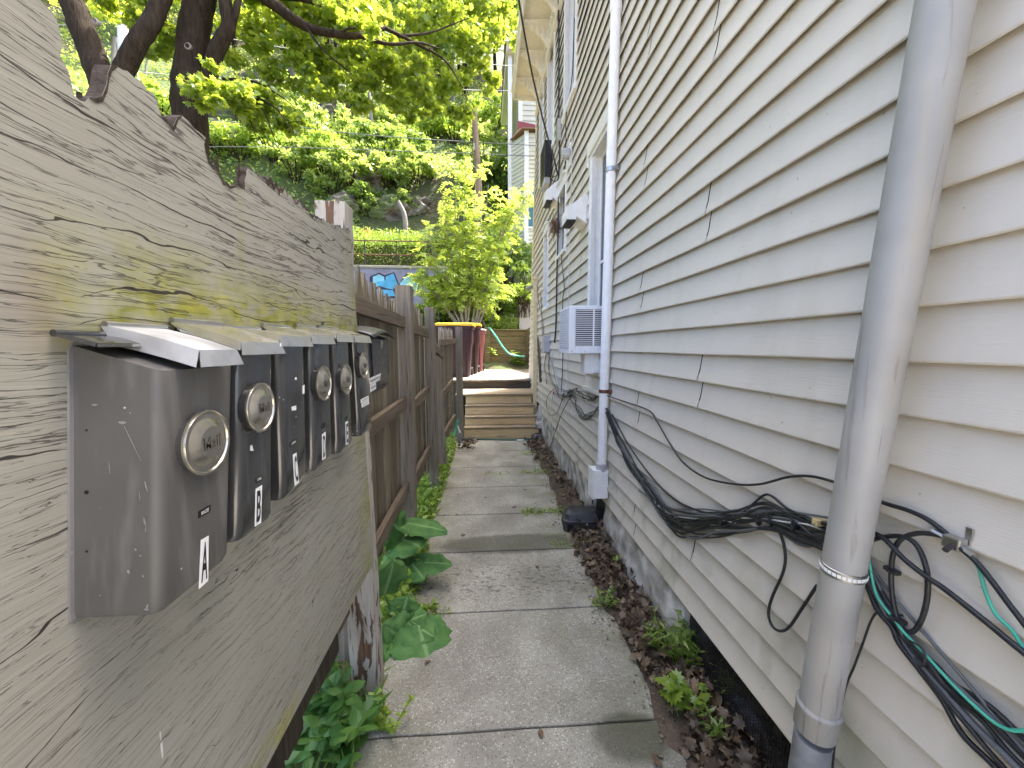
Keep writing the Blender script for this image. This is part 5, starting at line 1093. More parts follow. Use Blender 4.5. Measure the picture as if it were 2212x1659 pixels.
def build_litter():
    g = np.random.default_rng(9); P = []
    for n, y0, y1, xa, xb in ((620, .9, 1.9, .74, 1.0), (750, 1.0, 1.8, .98, 1.35), (620, 1.8, 2.9, .75, .98), (420, 2.4, 3.2, .68, .98), (150, 3.3, 5.2, .80, .98), (240, 5.2, 6.4, .62, .98), (150, 5.9, 6.5, -.45, -.2), (25, 1.2, 3.2, .6, .75)):
        y = g.uniform(y0, y1, n); x = g.uniform(xa, xb, n) + .02 * np.sin(y * 6); P.append(np.column_stack([x, y, .012 + np.abs(g.normal(size=n)) * .025 + np.clip(x - .70, 0, .3) * .18]))
    P = np.concatenate(P); P[:, 0] += .03; o = leaf_cloud('leaf_litter', 'litter_leaf', P, g.uniform(.018, .055, len(P)), ([(0, 0, 0), (.3, 0, .10), (1, 0, -.05), (.72, .13, .14), (.80, .42, .05), (.55, .30, .16), (.46, .60, .02), (.22, .36, .2), (.02, .44, .06), (.72, -.13, .14), (.80, -.42, .22), (.55, -.30, .16), (.46, -.60, .28), (.22, -.36, .2), (.02, -.44, .1)], MAPLE[1]), None, .55, 10)
    tag(o, kind='stuff')
    bed = sheet('leaf_bed', [.66, .72, .8, .9, 1.0, 1.2, 1.45], [.2, .6] + [.8 + .2 * i for i in range(29)], lambda x, y: .0 + max(0, x - .70) * .16 + .012 * noise.noise(Vector((x * 9, y * 9, 0))) - (.03 if x < .7 else 0), 'dirt')
    n = 2600; y = g.uniform(.8, 6.3, n); D = np.column_stack([.80 + .07 * g.normal(size=n) + .03 * np.sin(y * 5), y, .010 + np.abs(g.normal(size=n)) * .006])
    tag(leaf_cloud('leaf_crumbs', 'litter_leaf', D, g.uniform(.006, .022, n), QUAD, None, .8, 15), kind='stuff')
    rr = random.Random(6)
    for i in range(14):
        x, y = rr.uniform(-.4, .65), rr.uniform(1.1, 4.8); w = MB(); L = rr.uniform(.02, .05); a = rr.uniform(0, 3)
        w.grid(lambda u, v: (x + math.cos(a) * L * (u - .5) - math.sin(a) * L * .5 * (v - .5) * math.sin(math.pi * min(.95, max(.05, u))), y + math.sin(a) * L * (u - .5) + math.cos(a) * L * .5 * (v - .5) * math.sin(math.pi * min(.95, max(.05, u))), .009 + .012 * abs(v - .5) + .006 * math.sin(u * 5)), 4, 3)
        tag(w.build('dead_leaf', MT['dead_leaf']), 'small curled dead leaf lying loose on the concrete path', 'leaf', 'dead leaves scattered on the path')
build_litter()
def plant(name, label, cat, c, stems, mat, size, tmpl, seed, group=None, lean=.5):
    """stems: (dx, dy, height, leaves)"""
    g = np.random.default_rng(seed); t = thing(name, label, cat, tuple(c), group); c = Vector(c); s = MB(); P = []; D = []; Z = []
    for dx, dy, h, n in stems:
        base = c + Vector((dx * .25, dy * .25, -.02)); tip = c + Vector((dx, dy, h)); mid = base.lerp(tip, .5) + Vector((0, 0, h * .12)); pts = spline([base, mid, tip], 5); s.tube(pts, .0026, 5)
        for i in range(n):
            f = .25 + .75 * (i + 1) / n; q = pts[min(len(pts) - 1, int(f * (len(pts) - 1)))]; a = i * 2.4 + g.random(); P.append(q); D.append((math.cos(a), math.sin(a), lean * g.uniform(-.4, .5))); Z.append(size * g.uniform(.6, 1.15) * (1.1 - .35 * f))
    s.build('stem', MT[mat], t, smooth=60); D = np.array(D); nr = np.column_stack([-D[:, 0] * .35, -D[:, 1] * .35, np.ones(len(D))])
    leaf_cloud('leaves', mat, P, Z, tmpl, t, seed=seed, normals=nr, dirs=D); return t
def burdock(c, leaves, label, seed):
    """big ruffled heart-shaped leaves on stalks"""
    t = thing('burdock_plant', label, 'weed', tuple(c)); c = Vector(c); rr = random.Random(seed)
    for (tip, L, W, nrm) in leaves:
        base = Vector(tip[0]); end = Vector(tip[1]); ax = (end - base); Ln = ax.length; ax.normalize(); n = Vector(nrm); n = (n - ax * n.dot(ax)).normalized(); w = ax.cross(n); NU, NV = 18, 14; ph = rr.uniform(0, 6); vs = []; vein = []
        for i in range(NU + 1):
            u = i / NU
            for j in range(NV + 1):
                v = j / NV * 2 - 1; prof = max(.02, math.sin(math.pi * (u * .80 + .20))) ** .62; hw = W * .68 * max(.01, prof) * (1 + .06 * math.sin(u * 23 + ph) + .05 * math.sin(u * 41 + 2 * ph + v))
                back = -.16 * Ln * (1 - u) ** 3 * abs(v) ** 1.2
                p = base + ax * (u * Ln + back) + w * (v * hw) + n * (-.30 * W * v * v * .35 + .05 * W * math.sin(u * 15 + ph + v) * abs(v) ** 1.5 + .10 * W * (.5 - abs(v)) * .3 - .22 * Ln * max(0, u - .55) ** 2 + .02 * W * math.sin(9 * v + ph))
                vs.append(p); rib = max(0, 1 - abs(v) * hw / (.0035 + .006 * (1 - u))) if abs(v) < .5 else 0; s2 = abs(((u - .55 * abs(v)) * 5.5) % 1 - .5); side = .5 * max(0, 1 - (.5 - abs(s2 - 0)) * 12) if abs(v) > .04 else 0; vein.append(max(rib, 1.0 if j == NV // 2 else 0, side * .6))
        m = MB().add(vs, [(i * (NV + 1) + j, (i + 1) * (NV + 1) + j, (i + 1) * (NV + 1) + j + 1, i * (NV + 1) + j + 1) for i in range(NU) for j in range(NV)])
        o = m.build('leaf', MT['burdock'], t, smooth=80, recalc=False); at = o.data.attributes.new('vein', 'FLOAT', 'POINT'); at.data.foreach_set('value', vein)
        root = c + Vector((rr.uniform(-.02, .02), rr.uniform(-.02, .02), 0)); MB().tube(spline([root, (root + base) / 2 + Vector((0, 0, .05)), base], 5), .0045, 6).build('stalk', MT['weed_leaf'], t, smooth=60)
# ================================================================ WEEDS
def lf(a, ya, e, ye, W, n): return ((RY(a[0], a[1], ya), RY(e[0], e[1], ye)), 0, W, n)
burdock((-.55, 2.62, 0), [
    lf((872, 1155, 0), 2.62, (838, 1120), 2.50, .20, (.5, -.7, .6)), lf((870, 1165), 2.6, (905, 1178), 2.45, .22, (.3, -.6, .8)), lf((880, 1130), 2.62, (966, 1146), 2.5, .13, (0, -.3, 1)), lf((868, 1170), 2.6, (850, 1190), 2.5, .14, (-.3, -.8, .5)),
    lf((880, 1215), 2.55, (975, 1216), 2.45, .14, (.1, -.4, 1)), lf((890, 1218), 2.5, (915, 1250), 2.38, .15, (.2, -.6, .8)), lf((878, 1205), 2.55, (838, 1215), 2.4, .16, (-.2, -.7, .7))],
    'large-leaved burdock weed growing between the fence posts and the path, farther one', 3)
burdock((-.50, 2.05, 0), [
    lf((829, 1284), 2.05, (850, 1215), 2.05, .22, (.75, -.65, .2)), lf((905, 1352), 2.0, (935, 1462), 1.80, .24, (.25, -.55, .85)), lf((880, 1390), 1.98, (830, 1350), 1.95, .18, (.2, -.8, .5)), lf((880, 1345), 2.02, (938, 1375), 1.95, .16, (.3, -.4, .9)),
    lf((868, 1330), 2.05, (880, 1290), 2.08, .14, (.4, -.9, .3)), lf((870, 1400), 1.95, (835, 1430), 1.85, .17, (.1, -.7, .6)), lf((885, 1340), 2.03, (922, 1325), 2.05, .12, (.1, -.3, 1)), lf((860, 1420), 1.93, (850, 1455), 1.86, .14, (.2, -.9, .4))],
    'large-leaved burdock weed beside the peeling post with leaves lying on the path', 4)
rr = random.Random(12)
plant('leafy_weed', 'dense dark green broadleaf weed clump at the foot of the peeling post, lower left', 'weed', (-.56, 1.52, 0), [(rr.uniform(-.26, .14), rr.uniform(-.28, .10), rr.uniform(.06, .32), 10) for _ in range(24)], 'weed_leaf', .10, OVAL, 1)
plant('leafy_weed', 'smaller light green weed spilling onto the path joint by the dark weed clump', 'weed', (-.43, 1.50, 0), [(rr.uniform(-.06, .13), rr.uniform(-.06, .10), rr.uniform(.05, .14), 8) for _ in range(9)], 'lime_leaf', .045, OVAL, 2)
plant('leafy_weed', 'tiny round-leaved weed in the path joint beside the large burdock', 'weed', (-.42, 2.22, 0), [(rr.uniform(-.08, .12), rr.uniform(-.05, .06), rr.uniform(.03, .07), 5) for _ in range(7)], 'lime_leaf', .05, OVAL, 3)
def wr(px, py, z=.03): p = RZ(px, py, z); return (p.x, p.y, p.z - .01)
plant('leafy_weed', 'bright green bushy weed in front of the foundation pier and mesh screen', 'weed', wr(1480, 1450), [(rr.uniform(-.13, .10), rr.uniform(-.10, .12), rr.uniform(.12, .27), 12) for _ in range(15)], 'shrub_leaf', .07, LANCE, 4)
plant('leafy_weed', 'slender weed along the litter below the whitewashed foundation', 'weed', wr(1412, 1400), [(rr.uniform(-.05, .05), rr.uniform(-.10, .14), rr.uniform(.08, .2), 10) for _ in range(9)], 'shrub_leaf', .055, LANCE, 5)
plant('maple_seedling', 'lime green maple seedlings among the dead leaves by the path edge', 'seedling', wr(1475, 1545), [(rr.uniform(-.10, .12), rr.uniform(-.05, .09), rr.uniform(.07, .14), 5) for _ in range(7)], 'lime_leaf', .065, MAPLE, 6)
plant('leafy_weed', 'narrow-leaved weed sprouting from the dead leaves at the lower right', 'weed', wr(1545, 1590), [(rr.uniform(-.06, .09), rr.uniform(-.06, .06), rr.uniform(.06, .14), 9) for _ in range(5)], 'shrub_leaf', .06, LANCE, 7)
plant('leafy_weed', 'small weed at the mesh screen beside the plastic bag', 'weed', wr(1570, 1500, .08), [(rr.uniform(-.06, .06), rr.uniform(-.06, .06), rr.uniform(.06, .13), 9) for _ in range(5)], 'shrub_leaf', .055, LANCE, 8)
plant('leafy_weed', 'low weed at the path edge midway along the leaf litter', 'weed', wr(1300, 1305), [(rr.uniform(-.07, .12), rr.uniform(-.05, .10), rr.uniform(.04, .12), 7) for _ in range(8)], 'shrub_leaf', .042, OVAL, 9)
plant('leafy_weed', 'single round-leaved sprout on the litter near the foundation', 'weed', wr(1330, 1225, .06), [(.0, .0, .10, 3), (.03, .02, .07, 3)], 'lime_leaf', .05, OVAL, 10)
plant('leafy_weed', 'leafy sprig growing in front of the timber retaining wall at the right', 'weed', tuple(RY(1113, 795, 12.3)), [(rr.uniform(-.15, .3), rr.uniform(-.1, .1), rr.uniform(.25, .6), 7) for _ in range(5)], 'shrub_leaf', .28, MAPLE, 11)
plant('leafy_weed', 'pale leafy sprig beside the timber post on the deck', 'weed', tuple(RY(1063, 772, 12.2)), [(rr.uniform(-.1, .1), 0, rr.uniform(.2, .35), 5) for _ in range(3)], 'lime_leaf', .2, OVAL, 12)
rockmesh((RZ(1608, 1560, .05).x, RZ(1608, 1560, .05).y, .07), .055, 9, 'bag_plastic', (.8, 1.5, .9), .6, 'crumpled grey plastic bag stuffed against the mesh screen', 'bag', name='plastic_bag')

# ================================================================ BEYOND THE FENCE
# ---- graffiti wall with railing, hedge, pots
YG = 15.0
gw = thing('graffiti_wall', 'concrete terrace wall sprayed with blue and purple graffiti below the railing', 'wall', (-5, YG, 2.4)); gx0, gx1 = -9.5, -1.25; gz = RY(830, 579, YG).z
MB().box(gx0, gx1, YG, YG + .28, 1.6, gz).build('wall', MT['graffiti_purple'], gw)
MB().box(gx0, gx1 + .05, YG - .05, YG + .32, gz, gz + .09).build('coping', MT['wall_concrete'], gw, bevel=.01)
def gpoly(pts, mat, dx, name='graffiti_shape'):
    P = [RY(x, y, YG - .004 - dx) for x, y in pts]; MB().prism(P, (0, .003, 0)).build(name, MT[mat], gw)

Z3 = lambda pts: [(702 + .293 * x, 379 + .293 * y) for x, y in pts]
gpoly(Z3([(330, 745), (400, 716), (440, 735), (510, 712), (545, 800), (600, 725), (660, 735), (700, 780), (690, 860), (600, 850), (520, 905), (360, 900), (330, 830)]), 'graffiti_dark', .0)
gpoly(Z3([(352, 748), (398, 728), (436, 748), (440, 800), (355, 830)]), 'graffiti_pale', .004)
gpoly(Z3([(448, 745), (505, 722), (538, 810), (500, 840), (445, 830)]), 'graffiti_blue', .004)
gpoly(Z3([(552, 795), (604, 738), (652, 748), (688, 785), (680, 845), (598, 838), (560, 825)]), 'graffiti_pale', .004)
gpoly(Z3([(365, 838), (500, 845), (520, 890), (370, 890)]), 'graffiti_blue', .004)
gpoly(Z3([(375, 785), (470, 770), (540, 818), (470, 835), (390, 812)]), 'graffiti_blue', .008)
gpoly(Z3([(355, 905), (380, 905), (385, 1010), (360, 1010)]), 'graffiti_orange', .0); gpoly(Z3([(366, 985), (392, 985), (392, 1060), (368, 1060)]), 'graffiti_pink', .004); gpoly(Z3([(600, 850), (640, 830), (650, 900), (610, 930)]), 'graffiti_orange', .008)
rl = thing('iron_railing', 'thin dark iron railing along the top of the graffiti wall', 'railing', (-4, YG + .1, gz)); yr = YG + .12
zr1, zr2 = RY(830, 521, yr).z, RY(830, 551, yr).z
for z in (zr1, zr2): MB().tube([(gx0, yr, z + .03), (gx1, yr, z)], .022, 6).build('rail', MT['rusty_steel'], rl)
for px_ in (719, 788.5, 857, 925, 650): x = RY(px_, 560, yr).x; MB().tube([(x, yr, gz + .05), (x, yr, zr1 + .015)], .022, 6).build('post', MT['dark_metal'], rl)
hd = thing('hedge', 'bright yellow-green clipped hedge behind the iron railing', 'hedge', (-4.5, 16.1, 4.6)); g = np.random.default_rng(31); n = 6500
P = np.column_stack([g.uniform(-6.2, -2.0, n), g.uniform(15.6, 16.7, n), 4.6 + 1.55 * g.random(n) ** .6]); leaf_cloud('foliage', 'lime_leaf', P, g.uniform(.08, .19, n), LANCE, hd, .3, 32, droop=.6)
q = MB(); q.box(-6.1, -2.1, 15.9, 16.5, 4.5, 5.6); q.build('stems', MT['soil'], hd)
bk = MB(); zz = 4.5
for i in range(8): bk.box(-6.9 - .02 * (i % 2), -6.2, 15.6, 16.2, zz, zz + .19); zz += .2
tag(bk.build('brick_pier', MT['brick'], bevel=.015), 'low brown brick pier at the left end of the hedge', 'pier')
lw = MB(); rr = random.Random(44)
for i in range(26): lw.obox((-7.5 + .3 * i, 17.35 + rr.uniform(-.05, .05), 6.15 + rr.uniform(-.03, .03)), (.30, .4, .42), Matrix.Rotation(rr.uniform(-.1, .1), 3, 'Z'))
tag(lw.build('garden_wall', MT['rock'], bevel=.03), 'low rough stone garden wall behind the hedge', 'wall')
def pot(px, py0, py1, Y, label, w):
    t = thing('flower_pot', label, 'flower pot', tuple(RY(px, py1, Y))); c = RY(px, py1, Y); h = RY(px, py0, Y).z - c.z; r = w
    MB().lathe([(r * .72, 0), (r * .95, h * .8), (r * 1.06, h * .8), (r * 1.06, h), (r * .95, h), (r * .9, h * .9)], c, 'Z', 24).build('pot', MT['terracotta'], t, smooth=40)
    g = np.random.default_rng(3); leaf_cloud('foliage', 'shrub_leaf', ball((c.x, c.y, c.z + h * 1.1), r, 60, g), g.uniform(.06, .14, 60), LANCE, t, .3, 2)
pot(790, 499, 515, 17.2, 'orange-red flower pot on the stone wall above the hedge', .22)

# ---- rocks on the hillside
def hill(px, py):                      # where a pixel's ray meets the hillside
    d = ray(px, py); t = 13.0
    while t < 95:
        x, y, z = d.x * t / d.y, t, H + d.z * t / d.y
        if z < terr(x, y): return Vector((x, y, terr(x, y)))
        t += .2
    return Vector((x, y, z))
for i, (px_, py, r, sq, lab) in enumerate(((672, 228, 2.3, (1.5, .8, .9), 'dark rock outcrop under the trees on the upper slope'), (545, 275, 1.3, (1.2, .8, .8), 'pale small boulder above the lower power lines'), (845, 465, .55, (1.7, .7, 1.1), 'grey rock face at the base of the slope above the hedge'), (900, 455, .5, (1.3, .8, 1.0), 'rock face continuing right behind the young tree'), (700, 250, 1.0, (1.3, .8, .7), 'light lichened rock at the right foot of the dark outcrop'), (740, 465, .6, (1.2, .8, .9), 'mossy rock beside the weathered post top on the low slope'), (805, 385, .8, (1, .8, 1), 'sunlit rock knob midway up the slope'))):
    p = hill(px_, py); rockmesh(p, r, i + 20, 'rock', sq, .75, lab, sub=5)
# ---- undergrowth, shrubs
def build_under():
    g = np.random.default_rng(41); P = []; Sz = []
    while len(P) < 62000:
        y = 17.7 + 44 * g.random() ** 1.75; x = g.uniform(-1.25, .32) * y
        dn = noise.noise(Vector((x * .35, y * .35, 5)))
        if g.random() > .78 + dn * 1.1: continue
        if y < 20.2 and -5.6 < x < -1.2 and dn < .05: continue
        P.append((x, y, terr(x, y) + abs(g.normal()) * .22)); Sz.append(g.uniform(.10, .24) * (1 + max(0, y - 30) * .012))
    tag(leaf_cloud('undergrowth', 'shrub_leaf', P, Sz, OVAL, None, .45, 42), kind='stuff')
    n = 9000; y = g.uniform(13.2, 15, n); x = g.uniform(-1.0, 2.2, n); tag(leaf_cloud('slope_plants', 'shrub_leaf', np.column_stack([x, y, [terr(a, c) + .1 for a, c in zip(x, y)]]) + np.abs(g.normal(size=(n, 3))) * np.array([.05, .05, .14]), g.uniform(.04, .12, n), OVAL, None, .4, 43), kind='stuff')
build_under()
SHR = {}
def shrub(kind, loc, s, label, group='shrubs on the wooded slope'):
    mat, seed = kind
    if kind not in SHR:
        t = thing('shrub', label, 'shrub', (0, 0, 0), group); g = np.random.default_rng(seed); C_ = clumps((0, 0, .75), .8, 26, 85, g, (1.1, 1, .85), .34)
        C_ = C_[C_[:, 2] > .02]; leaf_cloud('foliage', mat, C_, g.uniform(.075, .16, len(C_)), OVAL, t, .5, seed); m = MB()
        for i in range(9): a = i * .7; m.tube([(0, 0, -.2), (.25 * math.cos(a), .25 * math.sin(a), .5), (.5 * math.cos(a), .5 * math.sin(a), 1.0)], [.03, .02, .008], 5)
        m.build('stem', MT['bark'], t); SHR[kind] = t
    else:
        src = SHR[kind]; t = src.copy(); COL.objects.link(t); t['label'] = label
        for ch in src.children: c = ch.copy(); COL.objects.link(c); c.parent = t
    t.location = loc; t.scale = (s, s, s * R.uniform(.8, 1.1)); t.rotation_euler = (0, 0, R.uniform(0, 6)); return t
KL, KS, KF = ('lime_leaf', 61), ('shrub_leaf', 62), ('forest_leaf', 63)
for px_, py, s, k, lab in (
    (520, 345, 1.25, KL, 'lime green shrub just above the broken panel edge, left end'), (590, 350, 1.35, KL, 'lime green shrub overlapping the lower power line end'), (470, 330, 1.1, KL, 'lime green shrub right of the dark leaning trunk'),
    (640, 390, 1.5, KS, 'mid green shrub low on the slope above the splintered panel top'), (700, 375, 1.4, KL, 'pale shrub in the lower middle of the slope'), (760, 400, 1.6, KS, 'full green shrub above the weathered post top'),
    (820, 350, 1.7, KF, 'dark green bush in the centre of the slope'), (880, 360, 1.5, KF, 'dark green bush right of the centre bush'), (740, 320, 1.4, KS, 'green shrub between the two lowest power lines'), (660, 310, 1.5, KS, 'green shrub below the pale boulder'),
    (600, 290, 1.4, KF, 'dark shrub beside the pale boulder'), (840, 290, 1.5, KS, 'shrub on the slope under the upper lines'), (930, 300, 1.6, KL, 'sunlit shrub left of the broken pole'), (980, 310, 1.9, KL, 'bright shrub at the broken pole foot'),
    (1060, 300, 2.2, KL, 'bright bushy shrub between the broken pole and neighbour house'), (1050, 380, 1.8, KS, 'green shrub right of the young tree top'), (1080, 440, 1.6, KF, 'dark shrub against the neighbour house wall'), (900, 400, 1.4, KS, 'shrub left of the young tree'),
    (860, 415, 1.1, KS, 'small shrub over the grey rock face'), (720, 430, 1.3, KS, 'shrub just left of the garden pot ledge'), (780, 450, 1.0, KF, 'small dark shrub above the flower pot'), (540, 250, 1.5, KS, 'shrub behind the hanging maple sprays'),
    (760, 250, 1.6, KS, 'shrub on the upper slope below the forest edge'), (860, 235, 1.7, KS, 'shrub along the forest edge'), (640, 250, 1.5, KS, 'shrub at the left foot of the dark outcrop'), (940, 245, 1.8, KS, 'shrub at the right end of the forest edge'),
    (800, 470, .7, KS, 'small green shrub on top of the grey rock face'), (870, 470, .8, KS, 'green shrub growing at the right foot of the rock face'), (745, 475, .8, KS, 'shrub over the mossy rock by the post top'), (835, 405, 1.2, KS, 'wide shrub crowning the rock face'), (350, 250, 1.3, KL, 'low sunlit shrub on the grassy bank between the trunks'), (300, 230, 1.1, KL, 'small sunlit shrub on the bank behind the forked trunk'), (690, 330, 1.2, KL, 'small pale shrub under the lower line')):
    shrub(k, hill(px_, py) - Vector((0, 0, .25)), s, lab)
for px_, py, Y, s, k, lab in ((1030, 600, 14.2, 1.5, KF, 'dark shrub behind the young tree by the neighbour house'), (1075, 560, 15.2, 2.0, KF, 'tall dark shrub in shade at the neighbour house corner'), (990, 620, 14.4, 1.3, KL, 'sunny bush behind the young tree stems'), (950, 610, 14.5, 1.2, KS, 'green bush at the right end of the graffiti wall'), (1060, 660, 13.6, .6, KL, 'small bright bush above the retaining wall')):
    p = RY(px_, py, Y); shrub(k, (p.x, Y, terr(p.x, Y) - .1), s, lab, 'shrubs around the young tree')
p = RY(1128, 600, 12.8); shrub(KL, (p.x + .1, 13.4, 2.9), .75, 'yellow-green bush against the neighbour house near the floodlight', 'shrubs around the young tree')
# ================================================================ TREES
def limb(pts, r0, r1, n=12, mb=None, k=5):
    P = spline(pts, k); m = mb or MB(); N = len(P); m.tube([p + Vector((R.uniform(-1, 1), R.uniform(-1, 1), 0)) * r0 * .06 for p in P], [lerp(r0, r1, i / (N - 1)) for i in range(N)], n); return m
def sprays(blobs, seed, dens=760, size=(.075, .135)):
    g = np.random.default_rng(seed); P = []
    for px_, py, Y, r in blobs:
        c = np.array(RY(px_, py, Y)); n = int(dens * r * r * 1.9); k = max(4, int(10 * r * r / .5))
        cc = ball(c, r, k, g, (1, 1, .85), .2)
        for q in cc: P.append(ball(q, r * .42 * g.uniform(.7, 1.3), max(6, n // k), g, (1.25, 1.25, .45), .05))
    return np.concatenate(P), g
# forked maple
t1 = thing('maple_tree', 'maple with a dark forked trunk rising behind the left end of the panel', 'tree', tuple(RY(235, 900, 7.4))); Y = 7.4
base = RY(232, 1000, Y); base.z = -.1; fork = RY(236, 195, Y)
m = limb([base, RY(236, 600, Y), fork + Vector((0, 0, -.3)), fork], .30, .22, 16)
limb([fork + Vector((0, 0, -.25)), RY(205, 130, Y), RY(178, 60, Y), RY(152, -10, Y), RY(120, -110, Y), RY(90, -260, Y + .4)], .195, .15, 16, m)
limb([fork + Vector((.02, 0, -.2)), RY(268, 148, Y), RY(298, 90, Y), RY(331, 40, Y + .1), RY(352, -10, Y + .2), RY(400, -130, Y + .5), RY(480, -260, Y + 1)], .15, .11, 16, m)
trk = m.build('trunk', MT['bark'], t1, smooth=60)
def knot(px_, py, Yc, r, par):
    c = RY(px_, py, Yc); q = MB(); q.lathe([(r, .03), (r, -.02), (r * .75, -.035), (r * .6, -.02), (r * .3, -.0)], c, 'Y', 14); q.build('branch_scar', MT['pale_bark'], par, smooth=40)
knot(207, 48, 7.22, .055, trk)
P, g = sprays([(360, 65, 8.2, .5), (330, 120, 8.6, .35), (290, 25, 8.8, .55), (210, -20, 8.6, .5), (255, 10, 9.4, .5), (385, 20, 8.6, .5), (100, -60, 8.6, .6), (390, 100, 8.9, .35), (420, -120, 8.8, .8)], 71)
leaf_cloud('crown', 'maple_leaf', P, g.uniform(.075, .135, len(P)), MAPLE, t1, .55, 72, droop=.35)
# second maple with the long limb
t2 = thing('maple_tree', 'maple with a single dark trunk and leafy low branches, right of the forked one', 'tree', tuple(RY(415, 900, 8.0))); Y = 8.0
base = RY(425, 1000, Y); base.z = -.1
m = limb([base, RY(424, 600, Y), RY(412, 290, Y), RY(408, 200, Y), RY(416, 100, Y), RY(432, 0, Y), RY(446, -110, Y), RY(450, -300, Y)], .31, .19, 18)
limb([RY(420, 215, Y - .05), RY(446, 180, Y - .1), RY(468, 110, Y - .15), RY(492, 60, Y - .2), RY(486, 0, Y - .2), RY(478, -90, Y - .1)], .15, .09, 12, m); limb([RY(482, 95, Y - .17), RY(502, 50, Y - .2), RY(515, 0, Y - .2), RY(530, -80, Y)], .07, .04, 8, m)
limb([RY(440, -60, Y), RY(520, -35, Y), RY(585, 5, Y), RY(630, 38, Y), RY(672, 62, Y + .1), RY(720, 72, Y + .1), RY(768, 78, Y + .2), RY(830, 60, Y + .6)], .12, .045, 10, m)
limb([RY(560, -10, Y + .1), RY(640, -4, Y + .2), RY(690, 10, Y + .3), RY(720, 28, Y + .4)], .06, .025, 8, m); limb([RY(735, 72, Y + .1), RY(752, 62, Y), RY(770, 60, Y)], .03, .012, 6, m)
limb([RY(830, 60, Y + .6), RY(900, 95, Y + 1), RY(960, 130, Y + 1.3), RY(1000, 190, Y + 1.6)], .04, .012, 6, m); limb([RY(860, 78, Y + .8), RY(930, 70, Y + 1.2), RY(1010, 40, Y + 1.6)], .03, .01, 6, m); limb([RY(660, 58, Y), RY(700, 110, Y - .1), RY(760, 160, Y)], .025, .01, 6, m)
limb([RY(770, 76, Y + .2), RY(840, 95, Y + .3), RY(905, 92, Y + .6), RY(950, 105, Y + .9)], .04, .012, 6, m)
for (a, c, d) in (((490, 205), (560, 225), (600, 320)), ((500, 200), (590, 230), (640, 300)), ((490, 190), (530, 240), (555, 300)), ((480, 170), (560, 180), (650, 240))): limb([RY(*a, Y - .3), RY(*c, Y - .4), RY(*d, Y - .4)], .025, .006, 6, m)
trk = m.build('trunk', MT['bark'], t2, smooth=60); knot(407, 101, 7.80, .06, trk)
B = [(520, 190, 7.6, .62), (590, 225, 7.8, .55), (455, 165, 7.1, .36), (430, 205, 7.2, .30), (480, 220, 7.2, .35), (560, 130, 8.2, .55), (530, 80, 8.6, .5), (640, 80, 8.8, .7), (655, 175, 8.4, .5), (700, 30, 9.2, .8), (740, 120, 9.2, .55), (760, 40, 8, .55), (830, 60, 9.5, .8), (820, 165, 9.2, .55), (790, 130, 9.3, .5), (880, 190, 9.7, .55), (900, 100, 10.2, .8), (960, 40, 10.3, .85), (965, 170, 10.2, .6), (990, 235, 10.3, .38), (1035, 100, 10.6, .7), (1050, 180, 10.7, .42), (1040, 30, 11, .8), (1080, 60, 11.2, .55), (875, 240, 9.8, .32), (735, 200, 8.8, .35), (610, 30, 9, .7), (560, 20, 9.4, .6), (620, 270, 8.0, .28), (545, 260, 7.8, .3), (1010, 140, 10.4, .4), (925, 225, 10, .35), (690, 130, 8.9, .4), (780, 205, 9.2, .3), (860, 230, 9.6, .38), (930, 245, 10, .36), (790, 235, 9.3, .3), (1000, 255, 10.3, .28), (700, 205, 8.9, .36), (840, 110, 9, .45), (900, 150, 9.6, .5), (1000, 60, 10, .6), (740, 70, 8.6, .5), (670, 30, 8.6, .55),
     (600, -90, 8.6, .8), (760, -100, 9.4, .9), (920, -80, 10.4, .9), (1060, -60, 11.2, .9), (480, -90, 8, .7)]  # this row: unseen crown above the view, added for its shade
P, g = sprays(B, 73); leaf_cloud('crown', 'maple_leaf', P, g.uniform(.07, .13, len(P)), MAPLE, t2, .55, 74, droop=.35)

# young ailanthus
ta = thing('young_tree', 'sunlit young tree with long feathery leaves growing behind the bins', 'tree', tuple(RY(1010, 705, 12.2))); g = np.random.default_rng(81); m = MB(); P = []; N_ = []; D = []; Sz = []
stems = [((1005, 700), (1020, 520), (1030, 350), 12.3), ((1000, 700), (985, 520), (985, 375), 12.5), ((1030, 700), (1090, 500), (1140, 420), 12.4), ((985, 700), (930, 620), (900, 600), 12.2), ((1010, 700), (1000, 560), (1008, 345), 12.6), ((1000, 700), (975, 560), (955, 425), 12.4), ((995, 700), (950, 600), (925, 490), 12.2), ((1020, 700), (1040, 560), (1055, 400), 12.8), ((1030, 700), (1075, 520), (1130, 390), 12.6), ((1030, 700), (1070, 560), (1100, 450), 12.3), ((990, 700), (940, 630), (915, 560), 12.0), ((1025, 700), (1045, 620), (1065, 550), 12.1), ((1010, 700), (995, 600), (990, 470), 12.2), ((1000, 700), (985, 640), (960, 590), 11.9), ((1035, 700), (1055, 650), (1075, 620), 12.0), ((1010, 700), (1020, 600), (1030, 480), 12.0)]
LF = []
